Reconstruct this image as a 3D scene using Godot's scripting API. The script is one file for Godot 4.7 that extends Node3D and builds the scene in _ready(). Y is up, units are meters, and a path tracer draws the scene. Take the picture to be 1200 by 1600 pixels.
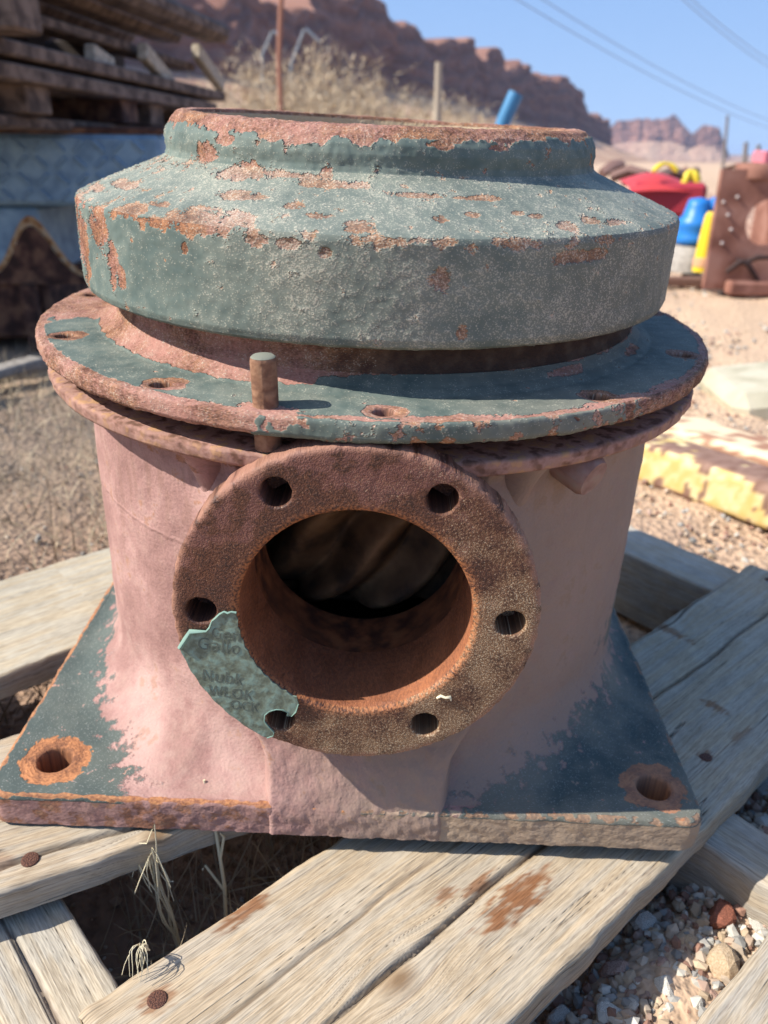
extends Node3D
# A weathered cast-iron machine casing standing on a loose wooden pallet in a scrap yard under red cliffs.
# The casing and the pallet lie tilted by a few degrees (TILT), as they do on the uneven yard; everything else is upright.

const TILT := Transform3D(Basis(Vector3(0.99941, -0.031462, 0.013784), Vector3(0.030741, 0.998289, 0.049743), Vector3(-0.015325, -0.04929, 0.998667)), Vector3.ZERO)
const EYE := Vector3(0.01385, 0.35372, 0.56277)
const FLAT := 0
const SMOOTH := 1

var cam_basis := Basis(Vector3(0.999966, 0.007997, -0.001766), Vector3(-0.008035, 0.916328, -0.400348), Vector3(-0.001584, 0.400349, 0.916361))
var rng := RandomNumberGenerator.new()
var lut := PackedByteArray()
var mats := {}
var used_names := {}

# ---------------------------------------------------------------- naming and metas
func numbered(called: String) -> String:
	if not used_names.has(called):
		used_names[called] = 0
		return called
	used_names[called] += 1
	return "%s_%03d" % [called, used_names[called]]

func tag(o: Node3D, label: String, category := "", group := "", kind := "") -> Node3D:
	if label: o.set_meta("label", label)
	if category: o.set_meta("category", category)
	if group: o.set_meta("group", group)
	if kind: o.set_meta("kind", kind)
	return o

func thing(called: String, label: String, category: String, at := Vector3.ZERO, group := "") -> Node3D:
	var o := Node3D.new()
	o.name = numbered(called)
	add_child(o)
	o.position = at
	return tag(o, label, category, group)

func put(called: String, m: Mesh, mat: Material, parent: Node3D = null, xf := Transform3D()) -> MeshInstance3D:
	var o := MeshInstance3D.new()
	o.mesh = m
	o.material_override = mat
	o.transform = xf
	if parent == null:
		o.name = numbered(called)
		add_child(o)
	else:
		var n := called
		var k := 0
		while parent.has_node(n):
			k += 1
			n = "%s_%03d" % [called, k]
		o.name = n
		parent.add_child(o, true)
	return o

# a point at depth z (metres, world) on the sight line of a place seen in the photograph
func spot(px: float, py: float, z: float) -> Vector3:
	var d := cam_basis * Vector3((px - 600.0) / 1268.0, -(py - 800.0) / 1268.0, -1.0)
	return EYE + d * ((z - EYE.z) / d.z)

# ---------------------------------------------------------------- mesh building
class Build:
	var v := PackedVector3Array()
	var uv := PackedVector2Array()
	var col := PackedColorArray()
	var idx := PackedInt32Array()
	var tint := Color(1, 1, 1)
	var colored := false
	func add(p: Vector3, t := Vector2.ZERO) -> int:
		v.append(p)
		uv.append(t)
		col.append(tint)
		return v.size() - 1
	func tri(a: int, b: int, c: int) -> void:
		idx.append(a); idx.append(b); idx.append(c)
	func quad(a: int, b: int, c: int, d: int) -> void:
		idx.append(a); idx.append(b); idx.append(c)
		idx.append(a); idx.append(c); idx.append(d)
	# a triangle whose front looks away from the point o
	func tri_from(o: Vector3, a: Vector3, b: Vector3, c: Vector3) -> void:
		var n := (b - a).cross(c - a)
		var i := add(a); var j := add(b); var k := add(c)
		if n.dot((a + b + c) / 3.0 - o) > 0.0: tri(i, k, j)
		else: tri(i, j, k)
	func quad_from(o: Vector3, a: Vector3, b: Vector3, c: Vector3, d: Vector3) -> void:
		tri_from(o, a, b, c)
		tri_from(o, a, c, d)
	# grid of nu x nv vertices that starts at vertex number base
	func grid(base: int, nu: int, nv: int, flip := false, skip := PackedByteArray()) -> void:
		for j in nv - 1:
			for i in nu - 1:
				if skip.size() and skip[j * (nu - 1) + i]: continue
				var a := base + j * nu + i
				if flip: quad(a, a + nu, a + nu + 1, a + 1)
				else: quad(a, a + 1, a + nu + 1, a + nu)
	func mesh(smooth := true) -> ArrayMesh:
		var arr := []
		arr.resize(Mesh.ARRAY_MAX)
		if smooth:
			var n := PackedVector3Array()
			n.resize(v.size())
			for t in range(0, idx.size(), 3):
				var a := idx[t]; var b := idx[t + 1]; var c := idx[t + 2]
				var f := (v[c] - v[a]).cross(v[b] - v[a])
				n[a] += f; n[b] += f; n[c] += f
			for i in n.size():
				n[i] = n[i].normalized() if n[i].length_squared() > 1e-24 else Vector3.UP
			arr[Mesh.ARRAY_VERTEX] = v
			arr[Mesh.ARRAY_NORMAL] = n
			arr[Mesh.ARRAY_TEX_UV] = uv
			if colored: arr[Mesh.ARRAY_COLOR] = col
			arr[Mesh.ARRAY_INDEX] = idx
		else:
			var fv := PackedVector3Array(); var fn := PackedVector3Array(); var fu := PackedVector2Array(); var fc := PackedColorArray()
			for t in range(0, idx.size(), 3):
				var a := idx[t]; var b := idx[t + 1]; var c := idx[t + 2]
				var f := (v[c] - v[a]).cross(v[b] - v[a]).normalized()
				for k in [a, b, c]:
					fv.append(v[k]); fn.append(f); fu.append(uv[k]); fc.append(col[k])
			arr[Mesh.ARRAY_VERTEX] = fv
			arr[Mesh.ARRAY_NORMAL] = fn
			arr[Mesh.ARRAY_TEX_UV] = fu
			if colored: arr[Mesh.ARRAY_COLOR] = fc
		var m := ArrayMesh.new()
		m.add_surface_from_arrays(Mesh.PRIMITIVE_TRIANGLES, arr)
		return m
	# box with chamfered edges
	func box(xf: Transform3D, size: Vector3, b := 0.004) -> void:
		var h := size * 0.5
		b = minf(b, minf(h.x, minf(h.y, h.z)) * 0.6)
		var o := xf.origin
		var f := func(sx: float, sy: float, sz: float, axis: int) -> Vector3:
			var q := Vector3(sx * (h.x - (0.0 if axis == 0 else b)), sy * (h.y - (0.0 if axis == 1 else b)), sz * (h.z - (0.0 if axis == 2 else b)))
			return xf * q
		for s in [-1.0, 1.0]:
			quad_from(o, f.call(s, -1, -1, 0), f.call(s, 1, -1, 0), f.call(s, 1, 1, 0), f.call(s, -1, 1, 0))
			quad_from(o, f.call(-1, s, -1, 1), f.call(1, s, -1, 1), f.call(1, s, 1, 1), f.call(-1, s, 1, 1))
			quad_from(o, f.call(-1, -1, s, 2), f.call(1, -1, s, 2), f.call(1, 1, s, 2), f.call(-1, 1, s, 2))
			for t in [-1.0, 1.0]:
				quad_from(o, f.call(s, t, -1, 0), f.call(s, t, 1, 0), f.call(s, t, 1, 1), f.call(s, t, -1, 1))
				quad_from(o, f.call(s, -1, t, 0), f.call(s, 1, t, 0), f.call(s, 1, t, 2), f.call(s, -1, t, 2))
				quad_from(o, f.call(-1, s, t, 1), f.call(1, s, t, 1), f.call(1, s, t, 2), f.call(-1, s, t, 2))
				for w in [-1.0, 1.0]:
					tri_from(o, f.call(s, t, w, 0), f.call(s, t, w, 1), f.call(s, t, w, 2))
	# tube along points with a radius at each
	func tube(pts: PackedVector3Array, radii: PackedFloat32Array, sides := 8, caps := true) -> void:
		var base := v.size()
		var up := Vector3.UP
		for i in pts.size():
			var d := (pts[mini(i + 1, pts.size() - 1)] - pts[maxi(i - 1, 0)]).normalized()
			if absf(d.dot(up)) > 0.95: up = Vector3.RIGHT if absf(d.x) < 0.9 else Vector3.FORWARD
			var a := d.cross(up).normalized()
			up = a.cross(d).normalized()
			for k in sides + 1:
				var g := TAU * k / sides
				add(pts[i] + (a * cos(g) + up * sin(g)) * radii[i], Vector2(float(k) / sides, float(i) / pts.size()))
		grid(base, sides + 1, pts.size(), true)
		if caps:
			for e in 2:
				var i := 0 if e == 0 else pts.size() - 1
				var c := add(pts[i], Vector2(0.5, 0.5))
				var ring := PackedInt32Array()
				for k in sides + 1: ring.append(add(v[base + i * (sides + 1) + k], Vector2(0.5, 0.5)))
				for k in sides:
					if e == 0: tri(c, ring[k], ring[k + 1])
					else: tri(c, ring[k + 1], ring[k])
	# surface of revolution round y; profile points are (radius, height), listed so that the outside is on the left going on
	func lathe(profile: Array, segs: int, xf := Transform3D(), flip := false) -> void:
		var base := v.size()
		for j in profile.size():
			for i in segs + 1:
				var g := TAU * i / segs
				add(xf * Vector3(profile[j].x * sin(g), profile[j].y, profile[j].x * cos(g)), Vector2(float(i) / segs, float(j) / (profile.size() - 1)))
		grid(base, segs + 1, profile.size(), flip)


# ---------------------------------------------------------------- procedural pictures
func noise(seed_: int, freq: float, octaves := 3, kind := FastNoiseLite.TYPE_SIMPLEX) -> FastNoiseLite:
	var n := FastNoiseLite.new()
	n.seed = seed_
	n.noise_type = kind
	n.frequency = freq
	if octaves > 1:
		n.fractal_type = FastNoiseLite.FRACTAL_FBM
		n.fractal_octaves = octaves
	else:
		n.fractal_type = FastNoiseLite.FRACTAL_NONE
	return n

func make_lut() -> void:
	lut.resize(4097)
	for i in 4097:
		lut[i] = int(clampf(Color(i / 4096.0, 0, 0).linear_to_srgb().r, 0, 1) * 255.0 + 0.5)

# row: Callable(y, rgb: PackedByteArray, height: PackedFloat32Array, rough: PackedByteArray) -> fills one row and returns the three
func bake(w: int, h: int, row: Callable) -> Array:
	var rows := []
	rows.resize(h)
	var job := func(y: int) -> void:
		rows[y] = row.call(y)
	var id := WorkerThreadPool.add_group_task(job, h, -1, true)
	WorkerThreadPool.wait_for_group_task_completion(id)
	var a := PackedByteArray(); var b := PackedByteArray(); var c := PackedByteArray()
	for y in h:
		a.append_array(rows[y][0])
		b.append_array((rows[y][1] as PackedFloat32Array).to_byte_array())
		c.append_array(rows[y][2])
	var out := []
	out.append(ImageTexture.create_from_image(Image.create_from_data(w, h, false, Image.FORMAT_RGB8, a)))
	out.append(ImageTexture.create_from_image(Image.create_from_data(w, h, false, Image.FORMAT_RF, b)))
	out.append(ImageTexture.create_from_image(Image.create_from_data(w, h, false, Image.FORMAT_L8, c)))
	out.append(b.to_float32_array())
	return out

func textured(t: Array, relief_cm: float, spec := 0.5) -> StandardMaterial3D:
	var m := StandardMaterial3D.new()
	m.albedo_texture = t[0]
	m.heightmap_enabled = true
	m.heightmap_texture = t[1]
	m.heightmap_scale = relief_cm
	m.roughness_texture = t[2]
	m.roughness_texture_channel = BaseMaterial3D.TEXTURE_CHANNEL_RED
	m.roughness = 1.0
	m.metallic_specular = spec
	return m

func plain(c: Color, rough := 0.8, spec := 0.4) -> StandardMaterial3D:   # c is a linear, real-world base colour
	var m := StandardMaterial3D.new()
	m.albedo_color = c.linear_to_srgb()
	m.roughness = rough
	m.metallic_specular = spec
	return m

# a material of a mottled surface in world or own space: two tones and stains by noise
func mottled(key: String, tones: Array, freq: float, size_m: float, relief_cm := 0.1, rough := 0.85, octaves := 5, px := 512) -> StandardMaterial3D:
	if mats.has(key): return mats[key]
	var n := noise(hash(key) % 9999, freq, octaves)
	var g := Gradient.new()
	g.offsets = PackedFloat32Array()
	var offs := PackedFloat32Array(); var cols := PackedColorArray()
	for i in tones.size():
		offs.append(0.22 + 0.56 * i / maxf(1.0, tones.size() - 1.0))
		cols.append((tones[i] as Color).linear_to_srgb())
	g.offsets = offs
	g.colors = cols
	var im := n.get_seamless_image(px, px)
	var out := Image.create(px, px, false, Image.FORMAT_RGB8)
	var table := PackedByteArray()
	for i in 256:
		var c := g.sample(i / 255.0)
		table.append(int(c.r * 255)); table.append(int(c.g * 255)); table.append(int(c.b * 255))
	im.convert(Image.FORMAT_L8)
	var src := im.get_data()
	var dst := PackedByteArray()
	dst.resize(px * px * 3)
	for i in src.size():
		var k := src[i] * 3
		dst[i * 3] = table[k]; dst[i * 3 + 1] = table[k + 1]; dst[i * 3 + 2] = table[k + 2]
	out = Image.create_from_data(px, px, false, Image.FORMAT_RGB8, dst)
	var m := StandardMaterial3D.new()
	m.albedo_texture = ImageTexture.create_from_image(out)
	m.uv1_triplanar = true
	m.uv1_scale = Vector3.ONE / size_m
	m.roughness = rough
	m.metallic_specular = 0.4
	if relief_cm > 0.0:
		m.heightmap_enabled = true
		m.heightmap_texture = ImageTexture.create_from_image(im)
		m.heightmap_scale = relief_cm
	mats[key] = m
	return m

# ================================================================ the machine casing
const UW := 2048
# cover profile: radius, height
const COVER := [[0.112, 0.3459, 0.0], [0.112, 0.372, 0.0261], [0.1125, 0.3742, 0.0284], [0.117, 0.3748, 0.0329], [0.121, 0.3738, 0.0370], [0.125, 0.3705, 0.0422], [0.1276, 0.366, 0.0474], [0.1283, 0.3615, 0.0520], [0.1278, 0.3565, 0.0570], [0.1285, 0.3533, 0.0603], [0.131, 0.3515, 0.0634], [0.177, 0.3332, 0.1129], [0.1797, 0.3318, 0.1159], [0.1806, 0.3295, 0.1184], [0.1806, 0.2870, 0.1584], [0.1795, 0.2838, 0.1619], [0.176, 0.2818, 0.1659], [0.1640, 0.2802, 0.1840], [0.1622, 0.2760, 0.1900], [0.1626, 0.2708, 0.1970], [0.1655, 0.2658, 0.2060], [0.1700, 0.2619, 0.2160], [0.1770, 0.2592, 0.2335], [0.2090, 0.259, 0.2665], [0.2108, 0.2582, 0.2685], [0.2113, 0.2568, 0.2700], [0.2113, 0.2507, 0.2761], [0.2098, 0.2488, 0.2785], [0.12, 0.2486, 0.3683]]
const S_MAX := 0.285
const HOLE_FIRST := 2.6      # degrees
const HOLE_RING := 0.1965
const HOLE_R := 0.0056
var cover_s := PackedFloat32Array()
var cover_h := PackedFloat32Array()

# chips in the green paint of the cover: angle, distance along the profile, half-widths (degrees, metres)
const CHIPS := [[-61.8, 0.1385, 4.5, 0.019], [-51, 0.127, 4.0, 0.010], [-46.5, 0.1413, 1.7, 0.011], [-44.2, 0.1458, 1.5, 0.0057], [-28.2, 0.127, 0.6, 0.003], [-6, 0.1229, 1.1, 0.0026], [10, 0.1327, 1.5, 0.0055], [13.8, 0.1544, 0.9, 0.0029], [34, 0.1241, 4.2, 0.003], [30.2, 0.1249, 3.2, 0.003], [-16, 0.12, 1.6, 0.003], [-11.2, 0.1204, 1.8, 0.0024], [-23, 0.1176, 3, 0.0033], [-32.8, 0.1172, 3.7, 0.0028], [-66, 0.125, 5, 0.02],
	[-18.2, 0.0645, 9.5, 0.0028], [-29, 0.0664, 8, 0.0075], [-9, 0.0705, 8, 0.0045], [7.5, 0.0777, 5.2, 0.0026], [20.2, 0.0795, 4.5, 0.0024], [-28, 0.1106, 4.2, 0.010], [-22.2, 0.1125, 4.8, 0.0066], [-41, 0.1127, 3.5, 0.006], [-37, 0.1036, 2.5, 0.0028], [-23.8, 0.0877, 4.6, 0.005], [-12.8, 0.0938, 2.0, 0.0032], [-8, 0.1008, 1.9, 0.003], [-1.8, 0.1083, 2.6, 0.0053], [-20.5, 0.1053, 2.5, 0.0033], [10.5, 0.0995, 1.4, 0.0042], [16.8, 0.095, 1.6, 0.0024], [32, 0.1061, 2.0, 0.0048], [28.2, 0.0967, 1.6, 0.0024], [38.8, 0.1028, 2.6, 0.0034], [43.5, 0.1057, 3.4, 0.003], [25, 0.0934, 1.2, 0.0022], [-66, 0.1041, 9, 0.004], [-57.5, 0.0938, 8.5, 0.0045],
	[-36.2, 0.0483, 3.0, 0.003], [-43, 0.0561, 3.6, 0.006], [-17.2, 0.0467, 2.0, 0.0022], [-10.2, 0.0623, 1.6, 0.0036], [13.8, 0.0465, 2.8, 0.0022], [27.2, 0.0469, 2.3, 0.0016],
	[-12.2, 0.2614, 4.4, 0.0070], [10.8, 0.2625, 7.6, 0.0040], [-2, 0.2638, 3.0, 0.0026], [37.8, 0.2126, 4.6, 0.0055], [61.8, 0.2171, 4.0, 0.0068], [36, 0.2625, 6.5, 0.004], [26, 0.2645, 5, 0.002], [48, 0.263, 5, 0.003]]

func u_of(deg: float) -> float:      # the front 220 degrees get most of the picture's width
	return 0.5 + deg / 110.0 * 0.425 if absf(deg) <= 110.0 else (0.925 + (deg - 110.0) / 70.0 * 0.075 if deg > 0.0 else 0.075 - (-110.0 - deg) / 70.0 * 0.075)

func deg_of(u: float) -> float:
	var d := u - 0.5
	return d / 0.425 * 110.0 if absf(d) <= 0.425 else (110.0 + (d - 0.425) / 0.075 * 70.0 if d > 0.0 else -110.0 + (d + 0.425) / 0.075 * 70.0)

func sm(a: float, b: float, x: float) -> float:
	return smoothstep(a, b, x)

func cover_at(s: float) -> Vector2:
	var k := cover_s.bsearch(s)
	k = clampi(k, 1, cover_s.size() - 1)
	var f := (s - cover_s[k - 1]) / (cover_s[k] - cover_s[k - 1])
	return Vector2(lerpf(COVER[k - 1][0], COVER[k][0], f), lerpf(COVER[k - 1][1], COVER[k][1], f))

func bake_cover() -> Array:
	for q in COVER: cover_s.append(q[2])
	var nf := noise(11, 330.0, 3)
	var nm := noise(12, 75.0, 3)
	var nb := noise(13, 17.0, 2)
	var ns := noise(14, 900.0, 2)
	var w := UW
	var h := 1024
	var degs := PackedFloat32Array(); var sn := PackedFloat32Array(); var cs := PackedFloat32Array()
	for x in w:
		var d := deg_of((x + 0.5) / w)
		degs.append(d); sn.append(sin(deg_to_rad(d))); cs.append(cos(deg_to_rad(d)))
	var row := func(y: int) -> Array:
		var s := (y + 0.5) / h * S_MAX
		var q := cover_at(s)
		var near := []
		for c in CHIPS:
			if absf(s - c[1]) < c[3] * 1.7: near.append(c)
		var rgb := PackedByteArray(); rgb.resize(w * 3)
		var hh := PackedFloat32Array(); hh.resize(w)
		var ro := PackedByteArray(); ro.resize(w)
		for x in w:
			var th: float = degs[x]
			var px: float = q.x * sn[x]
			var pz: float = q.x * cs[x]
			var n1: float = nf.get_noise_3d(px, q.y, pz)
			var n2: float = nm.get_noise_3d(px, q.y, pz)
			var n3: float = nb.get_noise_3d(px, q.y, pz)
			var n4: float = ns.get_noise_3d(px, q.y, pz)
			var thr := 0.9
			var f := -1.0
			var pink := 0.0      # how much of what shows under the green is primer
			var grime_shade := 0.0
			var dust := 0.0
			if s < 0.0275:       # inside of the collar
				f = 1.0
				pink = 0.3
				dust = 0.5
			elif s < 0.060:      # collar
				var line := 0.0452 + 0.0040 * n3 + 0.0045 * n2 + 0.0012 * n1
				if th > 5.0: line -= 0.0022 * sm(5.0, 30.0, th)
				f = (line - s) * 260.0
				f = maxf(f, (n2 * 1.5 + n1 * 0.4) - (1.0 - 0.35 * sm(55.0, 70.0, absf(th))))
				pink = 0.45
				dust = 0.25
			elif s < 0.1159:     # sloping shoulder
				thr = 0.92 - 0.9 * exp(-pow((s - 0.1185) / 0.0042, 2.0)) - 0.35 * sm(-25.0, -60.0, th) - 0.75 * exp(-pow((s - 0.0655) / 0.0035, 2.0)) * sm(-4.0, -12.0, th)
				f = n2 * 1.5 + n1 * 0.45 - thr
				pink = 0.22
				dust = 0.80 + 0.35 * n3
			elif s < 0.166:      # drum side
				thr = 1.15 - 1.05 * exp(-pow((s - 0.1175) / 0.0036, 2.0)) * (1.0 - 0.55 * sm(38.0, 50.0, th)) - 0.35 * sm(-58.0, -68.0, th)
				f = n2 * 1.5 + n1 * 0.4 - thr
				pink = 0.15
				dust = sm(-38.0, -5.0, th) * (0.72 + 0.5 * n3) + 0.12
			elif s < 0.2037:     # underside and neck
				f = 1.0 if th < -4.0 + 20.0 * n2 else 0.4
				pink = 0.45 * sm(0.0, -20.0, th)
				grime_shade = sm(-14.0, 8.0, th) * 0.9  # some grime, mostly the neck's shade put into the colour
				dust = 0.35 * (1.0 - grime_shade)
			elif s < 0.2665:     # fillet and flat of the flange
				var edge := 0.2285 - 0.0245 * sm(-22.0, 2.0, th + 9.0 * n2) + 0.004 * n2 + 0.0015 * n1
				if th < -74.0 + 4.0 * n2: edge = 0.27
				f = (edge - s) * 200.0
				pink = 0.8
				var de := 0.2665 - s
				var rim := 0.0018 + 0.0022 * maxf(0.0, n2) + (0.0016 if th < -14.0 or th > 16.0 else 0.0) + 0.001 * n1
				f = maxf(f, (rim - de) * 300.0)
				f = maxf(f, n2 * 1.5 + n1 * 0.4 - 1.12)
				var kh := roundf((th - HOLE_FIRST) / (360.0 / 11.0))
				var a0 := deg_to_rad(HOLE_FIRST + kh * 360.0 / 11.0)
				var dx: float = px - HOLE_RING * sin(a0)
				var dz: float = pz - HOLE_RING * cos(a0)
				var dh := sqrt(dx * dx + dz * dz)
				var ring := 0.0098 + 0.0022 * n2 + 0.0035 * maxf(0.0, dx / maxf(dh, 0.001)) * (1.0 if kh < 0 else 0.4)
				if dh < ring:
					f = maxf(f, (ring - dh) * 200.0)
					pink = 0.35
				dust = 0.24
			else:                # edge of the flange and underside
				f = 0.9 if th < -10.0 + 14.0 * n2 or th > 37.0 + 14.0 * n2 else n2 * 1.6 + n1 * 0.5 - 0.55
				pink = 0.75 if th < 0.0 else 0.25
				dust = 0.3
			for c in near:
				var da: float = (th - c[0]) / c[2]
				var db: float = (s - c[1]) / c[3]
				f = maxf(f, 1.0 - da * da - db * db + 1.1 * n2 + 0.55 * n1)
			var st: float = nf.get_noise_3d(th * 0.004, s * 3.2, 7.0)      # chips and rust run in streaks round the casting
			if s > 0.05 and s < 0.166: f += 0.42 * st
			var r: float; var g: float; var b: float
			var height := 0.0
			var rough := 0.8
			if f > 0.0:
				# bare: rust, primer and a little scale
				var k := clampf(pink + n3 * 0.8 + n1 * 0.5 + st * 0.5 - 0.16, 0.0, 1.0)
				var o := clampf(0.34 + n2 * 0.8 + n4 * 0.4 + st * 0.9, 0.0, 1.0)
				r = lerpf(0.10, 0.32, o); g = lerpf(0.045, 0.135, o); b = lerpf(0.03, 0.060, o)
				r = lerpf(r, 0.33, k); g = lerpf(g, 0.165, k); b = lerpf(b, 0.132, k)
				if f < 0.075 and n3 + 0.6 * n1 > -0.32:  # dark outline paints the shadow under lifted paint, plus caught dirt
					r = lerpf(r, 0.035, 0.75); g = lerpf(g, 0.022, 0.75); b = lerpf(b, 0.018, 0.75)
				elif f < 0.20 + 0.05 * n4 and n3 > 0.0:
					r = lerpf(r, 0.42, 0.45); g = lerpf(g, 0.25, 0.45); b = lerpf(b, 0.20, 0.45)
				if s < 0.0261:
					r = 0.42; g = 0.33; b = 0.22
				if grime_shade > 0.0:
					r = lerpf(r, 0.045, grime_shade); g = lerpf(g, 0.032, grime_shade); b = lerpf(b, 0.026, grime_shade)
				height = 0.10 + 0.15 * n2 + 0.15 * n1 + 0.10 * n4 + 0.16 * st
				rough = 0.92
			else:
				var t := clampf(0.5 + n3 * 0.9 + n2 * 0.4, 0.0, 1.0)
				r = lerpf(0.086, 0.134, t); g = lerpf(0.117, 0.172, t); b = lerpf(0.106, 0.151, t)
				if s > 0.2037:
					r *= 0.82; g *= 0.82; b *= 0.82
					var soil := clampf(0.42 * sm(2.0, 30.0, th) + 0.25 * n3, 0.0, 0.55)  # warm tint on the right, painted to offset the blue of its shade
					r = lerpf(r, 0.185, soil); g = lerpf(g, 0.165, soil); b = lerpf(b, 0.130, soil)
				height = 0.60 + 0.04 * n1 + 0.05 * n3 + 0.04 * n2
				if absf(f + 0.06) < 0.09: height += (0.50 + 0.6 * n3) * (1.0 - absf(f + 0.06) / 0.09)
				rough = 0.74 + 0.1 * n1
				if f > -0.045 and s < 0.2665:
					r = lerpf(r, 0.30, 0.45); g = lerpf(g, 0.33, 0.45); b = lerpf(b, 0.29, 0.45)
			# dust and salt that has settled
			var film := clampf(dust * 0.62 + 0.25 * n2, 0.0, 0.62) * 0.55
			r = lerpf(r, 0.29, film); g = lerpf(g, 0.265, film); b = lerpf(b, 0.205, film)
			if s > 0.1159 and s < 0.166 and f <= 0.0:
				var br := clampf(0.55 * sm(12.0, 45.0, th) + 0.2 * n3, 0.0, 0.6)  # brown film, weighted right to paint the drum's blue shade warmer
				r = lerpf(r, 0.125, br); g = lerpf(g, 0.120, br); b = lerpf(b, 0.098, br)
			if n4 + 0.45 * n1 + 0.3 * n2 > 0.74 - 0.52 * dust and dust > 0.1:
				r = lerpf(r, 0.47, 0.55); g = lerpf(g, 0.43, 0.55); b = lerpf(b, 0.34, 0.55)
				height += 0.10
				rough = 0.9
			rgb[x * 3] = lut[int(clampf(r, 0, 1) * 4096.0)]
			rgb[x * 3 + 1] = lut[int(clampf(g, 0, 1) * 4096.0)]
			rgb[x * 3 + 2] = lut[int(clampf(b, 0, 1) * 4096.0)]
			hh[x] = height
			ro[x] = int(clampf(rough, 0, 1) * 255.0)
		return [rgb, hh, ro]
	return bake(w, h, row)

# columns of a surface of revolution: even steps of 120 per bolt pitch, starting half a pitch before the first bolt
func cover_cols() -> PackedFloat32Array:
	var c := PackedFloat32Array()
	for i in 11 * 100 + 1:
		c.append(HOLE_FIRST - 180.0 / 11.0 + i * 360.0 / 1100.0 - 360.0 * 5.0 / 11.0)
	return c

func wrap_deg(d: float) -> float:
	return fposmod(d + 180.0, 360.0) - 180.0

func revolve(s_list: PackedFloat32Array, rough_mm: float, holes := false) -> ArrayMesh:
	var b := Build.new()
	var cols := cover_cols()
	var nz := noise(31, 45.0, 3)
	var nz2 := noise(32, 160.0, 2)
	var pts := []
	for s in s_list: pts.append(cover_at(s))
	for j in s_list.size():
		var q: Vector2 = pts[j]
		var t: Vector2 = (pts[mini(j + 1, pts.size() - 1)] - pts[maxi(j - 1, 0)])
		var nrm := Vector2(-t.y, t.x).normalized()
		if nrm.dot(Vector2(q.x - 0.14, q.y - 0.3)) < 0.0 and false: nrm = -nrm
		for d in cols:
			var a := deg_to_rad(d)
			var p := Vector3(q.x * sin(a), q.y, q.x * cos(a))
			var k := (nz.get_noise_3dv(p) + 0.5 * nz2.get_noise_3dv(p)) * rough_mm * 0.001
			if s_list[j] > 0.262 and s_list[j] < 0.279: k *= 2.2
			if s_list[j] > 0.02 and s_list[j] < 0.05:     # the lip is battered and stands a little higher on the left
				k *= 1.15
				p.y += 0.0030 * maxf(0.0, -sin(a + 0.4)) * sm(0.05, 0.034, s_list[j])
			if s_list[j] < S_MAX and s_list[j] > 0.002: k += (cover_h[mini(1023, int(s_list[j] / S_MAX * 1024.0)) * UW + clampi(int(u_of(wrap_deg(d)) * UW), 0, UW - 1)] - 0.5) * (0.0008 if s_list[j] < 0.19 else 0.0005)
			p += Vector3(nrm.x * sin(a), nrm.y, nrm.x * cos(a)) * k
			b.add(p, Vector2(u_of(d - 360.0 * roundf(d / 360.0)) if absf(d) <= 180.0 else u_of(180.0 * signf(d)) + (absf(d) - 180.0) / 70.0 * 0.075 * signf(d), s_list[j] / S_MAX))
	var nu := cols.size()
	var skip := PackedByteArray()
	if holes:
		skip.resize((nu - 1) * (s_list.size() - 1))
		var j0 := 0; var j1 := 0
		for j in s_list.size():
			if absf(s_list[j] - 0.2460) < 1e-5: j0 = j
			if absf(s_list[j] - 0.2645) < 1e-5: j1 = j
		for k in 11:
			var i0 := k * 100 + 50 - 11
			var i1 := k * 100 + 50 + 11
			for j in range(j0, j1):
				for i in range(i0, i1): skip[j * (nu - 1) + i] = 1
			# ring of points round the rectangle, clockwise seen from above
			var rim := PackedInt32Array()
			for i in range(i0, i1): rim.append(j0 * nu + i)
			for j in range(j0, j1): rim.append(j * nu + i1)
			for i in range(i1, i0, -1): rim.append(j1 * nu + i)
			for j in range(j1, j0, -1): rim.append(j * nu + i0)
			var ang := HOLE_FIRST + (k - 5) * 360.0 / 11.0
			var a0 := deg_to_rad(ang)
			var c := Vector3(HOLE_RING * sin(a0), 0.259, HOLE_RING * cos(a0))
			var rings := [1.0]
			var prev := rim
			for step in [0.45, 0.0, -1.0, -2.0]:
				var cur := PackedInt32Array()
				for e in rim:
					var p: Vector3 = b.v[e]
					var dir := Vector3(p.x - c.x, 0, p.z - c.z)
					var far := dir.length()
					dir /= far
					var rad := lerpf(HOLE_R, far, step) if step >= 0.0 else HOLE_R * 0.94
					var z := c + dir * rad
					z.y = 0.259 if step > 0.0 else (0.2586 if step == 0.0 else (0.2570 if step == -1.0 else 0.2492))
					var dg := rad_to_deg(atan2(z.x, z.z))
					var uvp := Vector2(u_of(dg), (0.2275 + (Vector2(z.x, z.z).length() - 0.170)) / S_MAX)
					cur.append(b.add(z, uvp))
				for i in rim.size():
					var i2 := (i + 1) % rim.size()
					b.quad(prev[i], prev[i2], cur[i2], cur[i])
				prev = cur
	b.grid(0, nu, s_list.size(), false, skip)
	return b.mesh()

func s_range(a: float, z: float, step: float, extra := []) -> PackedFloat32Array:
	var l := []
	for s in cover_s:
		if s >= a - 1e-6 and s <= z + 1e-6: l.append(s)
	for e in extra: l.append(e)
	var n := int((z - a) / step)
	for i in n + 1:
		var s := a + (z - a) * i / n
		var ok := true
		for t in l:
			if absf(t - s) < step * 0.45: ok = false
		if ok: l.append(s)
	l.sort()
	var out := PackedFloat32Array()
	for s in l:
		if out.size() == 0 or s - out[out.size() - 1] > 1e-5: out.append(s)
	return out

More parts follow.
